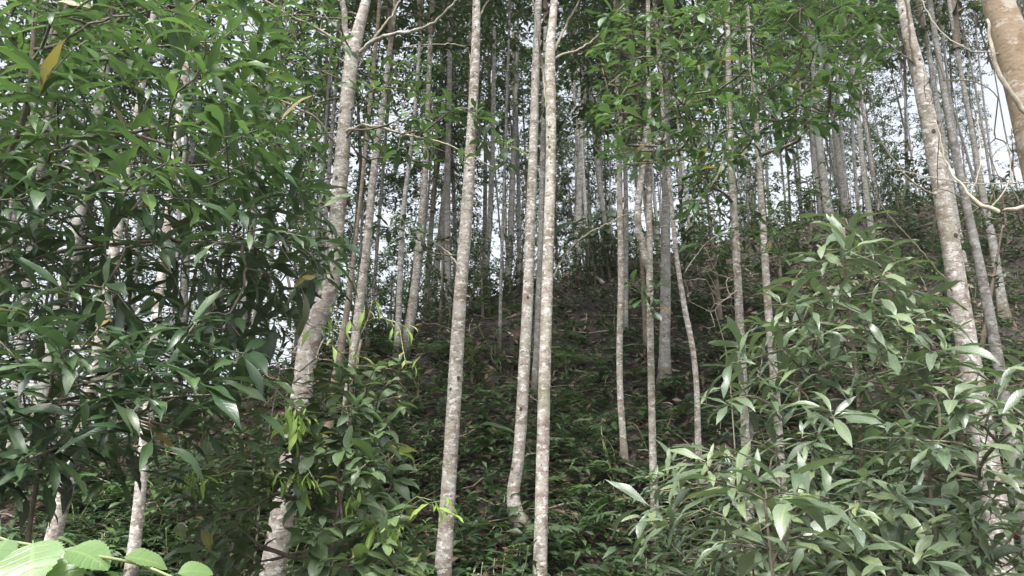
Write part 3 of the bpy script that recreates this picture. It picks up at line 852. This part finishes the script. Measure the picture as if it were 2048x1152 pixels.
tree('long thin whitish tree with a brown crooked limb, left of the right-hand bush',
     [(1297, 120, 11), (1298, 330, 13), (1299, 520, 16), (1303, 800, 17), (1309, 1000, 18), (1314, 1090, 19)], D=7.6, seed=9, scars=8, crown_at=6.6, height=11,
     branches=[[(1299, 545, 7.6, .034), (1285, 492, 7.55, .036), (1275, 440, 7.5, .036), (1279, 385, 7.5, .035), (1287, 320, 7.5, .033), (1293, 255, 7.5, .026)]],
     leafy=dict(regions=[([(1190, 20), (1390, 10), (1400, 230), (1380, 330), (1250, 330), (1180, 270), (1200, 120)], (4.8, 8.6), 125, 20),
                         ([(1260, 560), (1340, 560), (1340, 620), (1260, 620)], (7.2, 7.6), 4, 26)], mat='leaf_bright', leaf=.19, singles=180, tpls=T_BOUGH))
tree('thin brownish stem rising behind the long thin whitish tree',
     [(1283, 520, 9), (1288, 620, 10), (1293, 720, 11)], seed=10, crown_at=3.4, mat='bark_brown', scars=2, height=9)
tree('stout dark grey tree on the mid-slope right of centre, base in undergrowth',
     [(1333, 330, 18), (1331, 440, 22), (1331, 600, 25), (1329, 720, 27), (1328, 772, 32)], seed=11, crown_at=3.2, mat='bark_far', scars=8)
tree('small crooked sapling with a zigzag trunk right of the stout grey tree',
     [(1340, 380, 9), (1346, 440, 10), (1354, 520, 11), (1370, 620, 13), (1384, 690, 13), (1393, 770, 14), (1396, 880, 15)], D=8.0, seed=12, scars=5, height=7, crown_at=5.4)
tree('slender pale tree with leafy boughs rising at the left edge of the right bush',
     [(1455, 40, 12), (1458, 200, 14), (1463, 340, 16), (1471, 480, 18), (1480, 650, 20), (1489, 830, 21), (1497, 1000, 22)], D=6.9, seed=13, scars=10, crown_at=6.6,
     branches=[[(1470, 460, 6.9, .010), (1420, 480, 6.6, .006), (1385, 520, 6.4, .005), (1370, 545, 6.3, .003)],
               [(1476, 580, 6.9, .008), (1440, 600, 6.6, .006), (1410, 560, 6.4, .005), (1380, 560, 6.3, .003)]],
     leafy=dict(regions=[([(1380, 0), (1560, 0), (1560, 250), (1480, 330), (1390, 420), (1370, 300)], (4.7, 8.4), 110, 20),
                         ([(1380, 400), (1570, 400), (1560, 520), (1390, 500)], (6.0, 6.6), 12, 36)], mat='leaf_bright', leaf=.185, singles=180, tpls=T_BOUGH))
tree('slender tree behind the tall sapling, second from the right bush edge',
     [(1508, 190, 12), (1516, 300, 13), (1524, 420, 15), (1535, 600, 18), (1549, 760, 20), (1565, 980, 21)], D=7.3, seed=14, scars=8, crown_at=6.8,
     leafy=dict(regions=[([(1550, -10), (1760, -10), (1780, 90), (1700, 230), (1640, 260), (1560, 300)], (4.8, 8.6), 115, 20)], mat='leaf_bright', leaf=.19, singles=160, tpls=T_BOUGH))
tree('thick pale tree leaning left above the right-hand bush',
     [(1803, -10, 22), (1818, 70, 25), (1838, 150, 29), (1870, 310, 33), (1900, 480, 37), (1925, 640, 40), (1950, 780, 43), (1988, 1000, 48), (2004, 1130, 50)], D=6.0, seed=15, scars=18, wscale=.97, crown_at=7.2,
     branches=[[(1836, 155, 6.0, .012), (1822, 90, 5.9, .012), (1814, 20, 5.8, .010), (1800, -40, 5.7, .008)],
               [(1835, 132, 6.0, .008), (1780, 90, 5.8, .006), (1720, 40, 5.6, .004), (1690, 30, 5.5, .003)],
               [(1885, 395, 6.0, .009), (1820, 360, 5.9, .007), (1740, 250, 5.8, .005), (1700, 190, 5.7, .003)],
               [(1915, 590, 6.0, .008), (1840, 500, 5.7, .007), (1760, 410, 5.5, .005), (1730, 340, 5.4, .003)]])
tree('slim grey tree just right of the thick leaning tree, leaning the same way',
     [(1872, 80, 13), (1900, 250, 17), (1935, 420, 20), (1965, 560, 23), (1992, 700, 26), (2018, 850, 28), (2036, 960, 30)], D=6.9, seed=16, scars=8, mat='bark_far', crown_at=7.0)
tree('slim pale tree with its foot in view near the right edge',
     [(1945, 270, 12), (1968, 400, 16), (1988, 500, 19), (2002, 590, 21), (2009, 634, 25)], seed=17, crown_at=5.0, mat='bark_far', scars=5)
tree('grey trunk seen between the thick leaning tree and its slim neighbour',
     [(1893, 330, 15), (1908, 420, 17), (1925, 520, 18), (1932, 560, 20)], seed=18, crown_at=5.0, mat='bark_far', scars=4)
tree('ochre trunk with white lichen patches leaning in at the top right corner',
     [(1982, -40, 52), (2005, 30, 58), (2035, 130, 66), (2062, 230, 72), (2092, 360, 76)], D=3.6, seed=19, wscale=1.0, mat='bark_orange', scars=0, crown_at=6.2, height=9.5, sides=24,
     branches=[[(2112, 395, 3.6, .013), (2062, 412, 3.52, .012), (2000, 422, 3.5, .011), (1965, 412, 3.55, .010), (1935, 385, 3.6, .007), (1895, 330, 3.7, .005), (1870, 240, 3.75, .003)],
               [(1972, 425, 3.55, .006), (2010, 380, 3.5, .004), (2022, 320, 3.5, .003), (2015, 290, 3.5, .002)],
               [(2055, 230, 3.5, .014), (2010, 170, 3.5, .012), (1985, 110, 3.5, .010), (1975, 60, 3.5, .008), (1976, 40, 3.5, .006)],
               [(1940, 395, 3.6, .004), (1960, 330, 3.6, .003), (1955, 230, 3.7, .0025)],
               [(2060, 95, 3.6, .005), (1960, 105, 3.6, .004), (1880, 60, 3.7, .003), (1830, -20, 3.8, .003)],
               [(2095, 362, 3.6, .004), (1960, 368, 3.7, .003), (1860, 355, 3.8, .003), (1790, 340, 3.9, .002)]])
tree('leaning brown-grey tree whose foot rests mid-slope left of centre',
     [(852, 300, 14), (848, 380, 16), (836, 520, 20), (824, 620, 23), (808, 705, 27)], seed=20, crown_at=5.4, mat='bark', scars=8)
tree('slim tree standing just left of the leaning brown-grey one',
     [(822, 300, 10), (806, 430, 12), (800, 560, 14), (794, 718, 17)], seed=21, crown_at=5.4, mat='bark_far', scars=5)
tree('pale tree whose foot stands on the crest left of the straight leaning tree',
     [(905, 200, 11), (894, 330, 13), (882, 460, 15), (868, 572, 18)], seed=22, mat='bark_far', scars=4)
tree('second pale tree on the crest, left of the straight leaning tree',
     [(880, 180, 9), (872, 330, 11), (862, 460, 12), (854, 575, 14)], seed=23, mat='bark_far', scars=3)
tree('pale crest tree between the straight leaning tree and the twin trunks',
     [(1030, 250, 12), (1024, 380, 14), (1020, 500, 16), (1015, 570, 19)], seed=24, mat='bark_far', scars=4)
tree('pale crest tree with a fork, right of the twin trunks beside dark leaves',
     [(1168, 140, 13), (1162, 300, 15), (1158, 420, 16), (1154, 530, 20)], seed=25, crown_at=5.4, mat='bark_far', scars=4,
     branches=[[(a, b, float(hit(1154, 530)[1]), r) for a, b, r in ((1161, 300, .045), (1150, 230, .042), (1148, 150, .034), (1150, 40, .02))]])
tree('mid-sized grey tree right behind the kinked tree',
     [(762, 240, 14), (748, 340, 17), (735, 480, 20), (718, 620, 22), (702, 760, 24), (698, 790, 27)], D=8.6, seed=26, crown_at=5.2, mat='bark', scars=8)
tree('brownish trunk standing at the right foot of the kinked tree',
     [(716, 440, 8), (702, 560, 12), (685, 680, 17), (664, 800, 23)], D=8.0, seed=27, mat='bark_brown', scars=4)
tree('leaning pale tree behind the left bush, foot showing at lower left',
     [(262, 300, 17), (240, 420, 22), (215, 600, 27), (182, 780, 32), (140, 950, 33), (104, 1085, 36)], D=6.9, seed=28, scars=10, crown_at=6.6)
tree('pale trunk rising from the litter behind the lower left leaves',
     [(322, 560, 20), (305, 720, 23), (290, 880, 26), (275, 1040, 28), (264, 1125, 31)], D=6.6, seed=29, scars=8, crown_at=6.5)
tree('far pale tree with its foot on the crest, right of the slender boughed trees',
     [(1622, 60, 15), (1634, 240, 17), (1648, 360, 18), (1660, 440, 21)], seed=30, crown_at=5.0, mat='bark_far', scars=4)
tree('far pale tree on the right crest, next to the one beside the slender trees',
     [(1660, 180, 12), (1676, 310, 15), (1693, 432, 18)], seed=31, crown_at=5.0, mat='bark_far', scars=3)
tree('far thin tree on the right crest with a dark notch at its foot',
     [(1716, 230, 10), (1726, 330, 12), (1736, 408, 14)], seed=32, crown_at=5.0, mat='bark_far', scars=2)

# ---- the stand behind the crest
def far_stand():
    rng = np.random.default_rng(77)
    trunks = []
    for i in range(7):
        H = 8.5; z = np.linspace(-.2, H, 34)
        f1, f2 = rng.uniform(0, 6.28, 2); am = rng.uniform(.04, .16)
        line = np.stack([am * np.sin(z * .5 + f1) - am * math.sin(f1), am * np.sin(z * .43 + f2) - am * math.sin(f2), z], -1)
        rad = np.interp(z, [-.2, .2, H], [.088, .072, .036])
        V, F = trunk_geo(line, rad, rng, 9, rough=.05)
        trunks.append((make_mesh('trunk', V, F, mat=M['bark_far']), line))
    pts = []; tries = 0
    while len(pts) < 165 and tries < 20000:
        tries += 1
        a = rng.uniform(-.80, .80); yy = rng.uniform(7, 44) if rng.random() < .5 else rng.uniform(7, 30)
        x = a * yy; yc = float(np.interp(x, CREST[:, 0], CREST[:, 1]))
        if yy < yc - .4 or yy > yc + 16: continue
        if pts and min(math.hypot(x - q[0], yy - q[1]) for q in pts) < .8: continue
        pts.append((x, yy))
    for x, y in pts:
        z = gz(x, y); base = np.array([x, y, z])
        zone = zone_of(base + [0, 0, 3.0])
        e = empty('tree', base, 'slender far tree ' + zone, 'tree', 'far stand ' + zone)
        e.rotation_euler = (float(rng.normal(0, .035)), float(rng.normal(0, .045)), float(rng.uniform(0, 6.28)))
        k = int(rng.integers(0, 7)); s = float(rng.choice([.45, .55, .7, .85, 1.05]) * rng.uniform(.9, 1.1))
        o = obj('trunk', trunks[k][0], e); o.scale = (s * 1.05, s * 1.05, 1.0)
        i = int(rng.integers(0, 6)); rz = float(rng.uniform(0, 6.28))
        h0 = float(rng.uniform(5.5, 8.0)); top = trunks[k][1][int((h0 + .2) / 8.7 * 33)]
        cs = float(rng.uniform(.65, 1.0))
        for nm, me in zip(('branches', 'crown'), CROWNS[i]):
            c = obj(nm, me, e, top); c.rotation_euler = (0, 0, rz); c.scale = (cs, cs, cs); tag(c, kind='stuff')
far_stand()

# ---- understory saplings along the crest and slope
def understory():
    rng = np.random.default_rng(91)
    var = [crown_variant(200 + i, H=1.5 + .25 * i, Rm=.55 + .06 * i, n=34 + 6 * i, leaf=.17) for i in range(4)]
    spots = []
    for _ in range(34):
        x = float(rng.uniform(-9, 16)); yc = float(np.interp(x, CREST[:, 0], CREST[:, 1])); spots.append((x, yc + float(rng.uniform(-1.0, 5.0))))
    for _ in range(34):
        x = float(rng.uniform(-2.6, 4.5)); yc = float(np.interp(x, CREST[:, 0], CREST[:, 1])); spots.append((x, yc + float(rng.uniform(-1.6, .8))))
    for (px, py) in ((690, 620), (560, 700), (740, 690), (480, 800), (400, 820), (620, 760), (850, 600), (1440, 640), (1560, 560), (1620, 520), (1860, 500), (2020, 520), (300, 860), (960, 560), (1960, 700)):
        h = hit(px, py); spots.append((float(h[0]), float(h[1])))
    for j, (x, y) in enumerate(spots):
        z = gz(x, y)
        e = empty('understory_sapling', (x, y, z), 'leafy understory sapling ' + zone_of((x, y, z + .6)), 'sapling', 'understory saplings ' + zone_of((x, y, z + .6)))
        e.rotation_euler = (0, 0, float(rng.uniform(0, 6.28))); s = float(rng.uniform(.6, 1.25)) * (.55 if 34 <= j < 68 else 1); e.scale = (s, s, s)
        b, c = var[j % 4]
        tag(obj('branches', b, e, (0, 0, -.05)), kind='stuff'); tag(obj('crown', c, e, (0, 0, -.05)), kind='stuff')
understory()

# ================================================================== FOREGROUND PLANTS
plant('sapling', 'tall leafy sapling with bright green leaves filling the top left corner', 'sapling',
      [(-70, 1300, 4.3), (-25, 700, 4.2), (0, 375, 4.0), (48, 235, 3.9), (66, 100, 3.85), (72, -90, 3.8)], (.026, .012),
      [([(-140, -40), (480, -40), (540, 110), (575, 260), (560, 340), (420, 400), (200, 390), (-140, 340)], (3.0, 4.5), 178, 28)],
      T_LAN, 'leaf_bright', .275, nleaf=(5, 8), twig='twig', seed=41, root_free=25, sag=.3)
plant('sapling', 'leafy sapling with long dark drooping leaves at mid height on the left', 'sapling',
      [(-160, 1350, 3.9), (-110, 800, 3.8), (-40, 590, 3.7), (60, 520, 3.6), (200, 492, 3.55), (350, 482, 3.5), (520, 492, 3.5)], (.024, .006),
      [([(-100, 320), (420, 390), (590, 330), (660, 440), (690, 500), (640, 580), (560, 650), (480, 720), (300, 660), (-100, 600)], (2.9, 4.2), 116, 30)],
      T_LAN, 'leaf_dark', .265, nleaf=(5, 8), twig='twig', seed=42, root_free=18, sag=.42)
plant('shrub', 'glossy dark green shrub with long leaves at the lower left', 'shrub',
      [(30, 1330, 3.2), (60, 1050, 3.2), (90, 900, 3.15), (130, 780, 3.1)], (.018, .006),
      [([(-140, 620), (300, 640), (520, 750), (470, 860), (360, 880), (230, 960), (60, 990), (-140, 1010)], (2.6, 3.6), 106, 29)],
      T_LAN, 'leaf_dark', .265, nleaf=(5, 8), twig='twig', seed=43, sag=.38)
plant('shrub', 'bushy shrub with small oval leaves and brown stems, lower centre left', 'shrub',
      [(652, 1240, 4.0), (668, 1060, 4.0), (692, 940, 4.0), (682, 850, 4.0), (706, 760, 4.0), (722, 680, 4.0)], (.017, .006),
      [([(640, 830), (720, 780), (800, 880), (790, 1000), (840, 1080), (840, 1170), (610, 1170), (620, 950)], (3.4, 4.4), 78, 21), ([(350, 930), (510, 830), (540, 900), (510, 1170), (370, 1170)], (3.5, 4.6), 64, 23), ([(510, 860), (640, 840), (630, 1010), (540, 1000)], (3.5, 4.2), 24, 24),
       ([(560, 760), (800, 700), (820, 800), (600, 860)], (3.6, 4.2), 20, 26)],
      T_OVAL, 'leaf_oval', .145, nleaf=(4, 7), twig='twig', seed=44, sag=.3, stem_mat='bark_brown')
plant('sapling', 'tall dusty green sapling with a tan stem, centre of the right foreground', 'sapling',
      [(1730, 1230, 4.1), (1724, 1000, 4.1), (1720, 860, 4.1), (1712, 740, 4.1), (1698, 620, 4.05), (1690, 520, 4.0), (1688, 455, 4.0)], (.020, .006),
      [([(1690, 430), (1770, 500), (1860, 590), (1900, 700), (1840, 800), (1700, 820), (1520, 850), (1430, 800), (1440, 720), (1520, 640), (1610, 530)], (3.4, 4.7), 78, 32)],
      T_LAN, 'leaf_dusty', .245, nleaf=(5, 8), twig='twig', seed=145, sag=.28, stem_mat='bark_brown', root_free=16)
plant('shrub', 'wide dusty grey-green shrub at the lower right edge', 'shrub',
      [(1880, 1280, 3.7), (1870, 1080, 3.7), (1860, 950, 3.7), (1880, 860, 3.7)], (.02, .007),
      [([(1720, 830), (1860, 740), (2240, 730), (2240, 1170), (1700, 1170), (1660, 1000)], (3.0, 4.3), 128, 30)],
      T_BIG, 'leaf_dusty', .21, nleaf=(5, 8), twig='twig', seed=46, sag=.35)
plant('shrub', 'low spreading dusty green shrub beside the thin whitish tree at lower right', 'shrub',
      [(1600, 1280, 3.9), (1590, 1120, 3.9), (1560, 1020, 3.9), (1540, 940, 3.9)], (.018, .006),
      [([(1270, 970), (1350, 900), (1480, 880), (1650, 860), (1720, 960), (1720, 1170), (1300, 1170), (1280, 1060)], (3.2, 4.4), 86, 30)],
      T_LAN, 'leaf_dusty', .21, nleaf=(5, 8), twig='twig', seed=47, sag=.33)
plant('shrub', 'small upright shrub with large pale leaves at the bottom right of centre', 'shrub',
      [(1560, 1300, 2.7), (1540, 1100, 2.7), (1530, 1000, 2.7)], (.010, .005),
      [([(1440, 960), (1640, 960), (1640, 1080), (1500, 1100)], (2.6, 2.9), 8, 50)],
      T_BIG, 'leaf_dusty', .26, nleaf=(5, 7), twig='twig', seed=48, sag=.25, singles=120)

# ---- bare twiggy growth
def bare_shrub(label, stem, regions, seed, mat='twig_pale', tip=.0018, r0=.009):
    rng = np.random.default_rng(seed)
    c = np.array([at(*q) for q in stem]); g = c[0].copy(); g[2] = gz(g[0], g[1]) - .05
    if c[0][2] > g[2] + .1: c = np.vstack([g, c])
    line = smooth_line(c, .06); base = np.array([line[0][0], line[0][1], gz(line[0][0], line[0][1])])
    root = empty('bare_shrub', base, label, 'shrub')
    sk = Skeleton(line)
    for poly, dr, n, gap in regions:
        sk.grow(np.array([at(x, y, rng.uniform(*dr)) for x, y in sample_poly(poly, n, rng, gap)]), rng, step=.05, k=.15, arch=.35, jit=.008)
    sk.radii(tip=tip, power=.4, stem=np.linspace(r0, .003, len(line)))
    P = np.array(sk.p)
    V, F = tube(line, sk.r[:len(line)], 7); obj('stem', make_mesh('stem', V - base, F, mat=M[mat]), root)
    groups = {}
    for b, ch in sk.chains(): groups.setdefault(b, []).append(ch)
    for b in groups:
        mb = MB()
        for ch in groups[b]:
            V, F = tube(P[ch], np.minimum(sk.r[ch], r0 * .7), 5); mb.add(V, F)
        obj('branch', mb.mesh('branch', M[mat], base), root)
bare_shrub('leafless pale twiggy shrub beside the kinked trunk', [(520, 1000, 4.9), (540, 850, 4.9), (560, 740, 4.8)], [([(440, 660), (560, 610), (680, 620), (700, 720), (600, 780), (470, 770)], (4.5, 5.3), 36, 18)], 71)
bare_shrub('leafless curling twigs beside the slender boughed tree left of the right bush', [(1470, 900, 6.4), (1455, 720, 6.4), (1430, 620, 6.3)], [([(1360, 480), (1500, 470), (1490, 640), (1400, 660), (1360, 580)], (5.9, 6.6), 30, 18)], 72)
bare_shrub('tangle of bare twigs near the ochre trunk at the upper right', [(2110, 700, 3.9), (2070, 520, 3.9), (2040, 400, 3.85)], [([(1850, 90), (1960, 60), (2040, 260), (2048, 470), (1900, 480), (1820, 330)], (3.6, 4.4), 30, 26)], 73, 'twig', .0016, .009)
# ---- climber with limp lime-green young leaves over the central shrub
def young_vine():
    rng = np.random.default_rng(55)
    line = smooth_line(np.array([at(*q) for q in ((690, 1230, 3.85), (684, 1050, 3.85), (676, 940, 3.82), (700, 850, 3.82), (708, 760, 3.8), (714, 690, 3.8), (735, 640, 3.8), (745, 600, 3.8))]), .05)
    g = gz(line[0][0], line[0][1]); line = np.vstack([[line[0][0], line[0][1], g - .05], line])
    base = np.array([line[0][0], line[0][1], g])
    root = empty('vine', base, 'climbing vine with limp lime-green young leaves over the central left shrub', 'vine')
    tips = [(640, 648), (618, 660), (665, 690), (750, 598), (772, 640), (790, 655), (800, 660), (716, 735), (712, 700), (575, 815), (592, 818), (610, 822), (560, 830), (380, 945), (400, 955), (362, 960), (590, 945), (612, 948), (540, 965), (742, 1050), (765, 1045), (800, 1052), (862, 1000), (880, 1002), (704, 990), (655, 640), (585, 840), (600, 850), (748, 1062), (582, 826), (604, 838), (588, 852), (576, 842), (572, 835), (596, 832), (566, 850), (560, 955), (575, 950), (600, 960), (625, 955), (390, 948), (372, 950), (758, 1056), (790, 1060), (776, 1048), (720, 650), (690, 660), (700, 640), (630, 655), (676, 640), (730, 620), (812, 655), (840, 715), (810, 720)]
    sk = Skeleton(line)
    sk.grow(np.array([at(x, y, rng.uniform(3.35, 3.75)) for x, y in tips]), rng, step=.05, k=.25, arch=.25)
    sk.radii(tip=.0018, power=.35, stem=np.interp(np.linspace(0, 1, len(line)), [0, 1], [.009, .0025]))
    P = np.array(sk.p)
    V, F = tube(line, sk.r[:len(line)], 7); obj('stem', make_mesh('stem', V - base, F, mat=M['bark_brown']), root)
    groups = {}
    for b, ch in sk.chains(): groups.setdefault(b, []).append(ch)
    for b in groups:
        mb = MB()
        for ch in groups[b]:
            V, F = tube(P[ch], np.minimum(sk.r[ch], .003), 5); mb.add(V, F)
        obj('branch', mb.mesh('branch', M['twig_green'], base), root)
    for t in sk.tips:
        py_ = float(project(P[t][None])[1][0]); hi = py_ < 790
        n = int(rng.integers(1, 4)) if hi else int(rng.integers(3, 6))
        for k in range(n):
            az = rng.uniform(0, 6.28); d = np.array([math.cos(az) * .5, math.sin(az) * .5, -rng.uniform(.1, 1.2)])
            A = frames(d[None], np.array([[math.cos(az + .4), math.sin(az + .4) - .5, .4]]))[0]
            o = bpy.data.objects.new('leaf', tpl_mesh(T_LIMP, int(rng.integers(0, 10)), M['leaf_young_o'])); COL.objects.link(o); o.parent = root
            o.matrix_basis = mat4(A, P[t] - base + rng.normal(0, .02, 3) * (k > 0), float(rng.choice([.04, .05, .07, .09] if hi else [.035, .05, .07, .09, .12]) * rng.uniform(.8, 1.15)))
young_vine()

# ---- serrated leaves close to the lens, bottom left
def near_bramble():
    rng = np.random.default_rng(56)
    tp = [leaf_tpl(np.random.default_rng(60 + i), 26, width=.86, wide=.42, droop=.35 + .2 * i, fold=.14, wave=.012, petiole=.10, serrate=.11, base=.72) for i in range(3)]
    D = .85
    c = np.array([at(*q) for q in ((-700, 1900, 1.0), (-420, 1250, .95), (-120, 1066, .9), (20, 1083, .88), (120, 1101, .87), (235, 1119, .845), (310, 1140, .835), (480, 1220, .82))])
    g = c[0].copy(); g[2] = gz(g[0], g[1]) - .04
    line = smooth_line(np.vstack([g, c]), .03)
    base = np.array([line[0][0], line[0][1], gz(line[0][0], line[0][1])])
    root = empty('bramble', base, 'toothed bright green leaves of a low climber in the bottom left corner', 'climber')
    V, F = tube(line, np.linspace(.003, .0016, len(line)), 8); obj('stem', make_mesh('stem', V - base, F, mat=M['twig_green']), root)
    for (x0, y0, x1, y1, d0, d1, L, k, up) in ((66, 1093, 62, 1190, .86, .80, .078, 0, (0, -.75, .8)), (20, 1085, -40, 1150, .88, .84, .07, 1, (-.2, -.7, .8)), (120, 1105, 150, 1180, .87, .84, .06, 1, (.1, -.75, .7)),
                                              (128, 1112, 236, 1120, .85, .84, .062, 2, (0, -.45, 1)), (240, 1126, 350, 1128, .84, .86, .055, 1, (.05, -.35, 1)), (350, 1160, 420, 1140, .83, .84, .042, 2, (0, -.5, 1)), (-10, 1085, -90, 1075, .88, .9, .06, 0, (0, -.3, 1)), (110, 1088, 160, 1098, .9, .92, .035, 1, (0, -.3, 1))):
        y0 -= 12; y1 -= 12
        a, b = at(x0, y0, d0), at(x1, y1, d1)
        A = frames((b - a)[None], np.array([up], float))[0]
        o = bpy.data.objects.new('leaf', tpl_mesh(tp, k, M['leaf_tooth_o'])); COL.objects.link(o); o.parent = root
        o.matrix_basis = mat4(A, a - base, L * .88)
near_bramble()

# ---- broad dark leaves on the crest and strap leaves mid-slope
def stalk_plant(name, label, px, py, n, hgt, leaf, tpls, mat, seed, spread=.5, droop=.3):
    rng = np.random.default_rng(seed); h = hit(px, py)
    base = np.array([h[0], h[1], gz(h[0], h[1])]); root = empty(name, base, label, 'plant')
    for k in range(n):
        az = rng.uniform(0, 6.28); o2 = np.array([math.cos(az), math.sin(az), 0]); H = hgt * rng.uniform(.6, 1.1)
        b0 = np.array([*rng.normal(0, .16, 2), -.05]); top = b0 + o2 * spread * rng.uniform(.2, 1) + [0, 0, H]
        l = smooth_line(np.array([b0, b0 + o2 * .05 + [0, 0, H * .55], top]), .08)
        V, F = tube(l, np.linspace(.014, .006, len(l)), 6); obj('stalk', make_mesh('stalk', V, F, mat=M['twig_dark']), root)
        d = o2 + np.array([0, 0, droop * rng.uniform(-1, 1)])
        A = frames(d[None], np.array([[0, -.3, 1.0]]) + rng.normal(0, .2, (1, 3)))[0]
        o = bpy.data.objects.new('leaf', tpl_mesh(tpls, int(rng.integers(0, len(tpls))), M[mat])); COL.objects.link(o); o.parent = root
        o.matrix_basis = mat4(A, top, float(leaf * rng.uniform(.7, 1.15)))
T_WIDE = tpl_set(6, 9, 8, width=(.42, .55), wide=(.4, .5), droop=(.6, 1.5), fold=(.1, .4), wave=(.01, .03), base=.8)
T_STRAP = tpl_set(6, 10, 9, width=(.13, .19), wide=(.45, .55), droop=(1.0, 2.0), fold=(.2, .5), wave=(.005, .015), base=.7, petiole=.02)
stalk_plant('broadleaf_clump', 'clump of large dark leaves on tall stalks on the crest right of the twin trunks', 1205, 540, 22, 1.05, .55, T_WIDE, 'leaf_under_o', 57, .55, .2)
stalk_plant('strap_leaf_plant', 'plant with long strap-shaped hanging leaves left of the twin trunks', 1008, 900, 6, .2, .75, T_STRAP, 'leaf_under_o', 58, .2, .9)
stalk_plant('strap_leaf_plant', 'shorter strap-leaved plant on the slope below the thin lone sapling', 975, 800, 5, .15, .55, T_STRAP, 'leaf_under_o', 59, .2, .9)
def log():
    a, b = hit(1178, 548), hit(1206, 572)
    a[2] += .05; b[2] += .06
    l = smooth_line(np.array([a, (a + b) / 2 + [0, 0, .015], b]), .05)
    rng = np.random.default_rng(3); V, F = trunk_geo(l, np.linspace(.03, .04, len(l)), rng, 10, .08)
    base = np.array([*a[:2], gz(a[0], a[1])])
    o = obj('log', make_mesh('log', V - base, F, mat=M['twig_pale'])); o.location = Vector(base.tolist())
    tag(o, 'short pale cut log lying on the upper slope below the dark clump', 'log')
log()

# ---- humid air
HAZE = 0.0005
def haze():
    x0, x1, y0, y1, z0, z1 = -260, 260, -160, 330, -10.8, 24.0
    V = np.array([[x, y, z] for z in (z0, z1) for y in (y0, y1) for x in (x0, x1)], float)
    F = np.array([[0, 2, 3, 1], [4, 5, 7, 6], [0, 1, 5, 4], [2, 6, 7, 3], [0, 4, 6, 2], [1, 3, 7, 5]])
    m, n = node_mat('haze_air')
    o = N(n, 'ShaderNodeOutputMaterial'); v = n.nodes.new('ShaderNodeVolumePrincipled')
    v.inputs['Color'].default_value = (0.93, 0.95, 0.97, 1); v.inputs['Density'].default_value = HAZE
    n.links.new(v.outputs[0], o.inputs['Volume'])
    tag(obj('haze', make_mesh('haze', V, F, mat=m, smooth=False)), 'thin pale humid air among the trees', 'haze', None, 'stuff')
if HAZE > 0: haze()
print('objects', len(bpy.data.objects), 'tris', sum(len(m.polygons) * 2 for m in bpy.data.meshes))
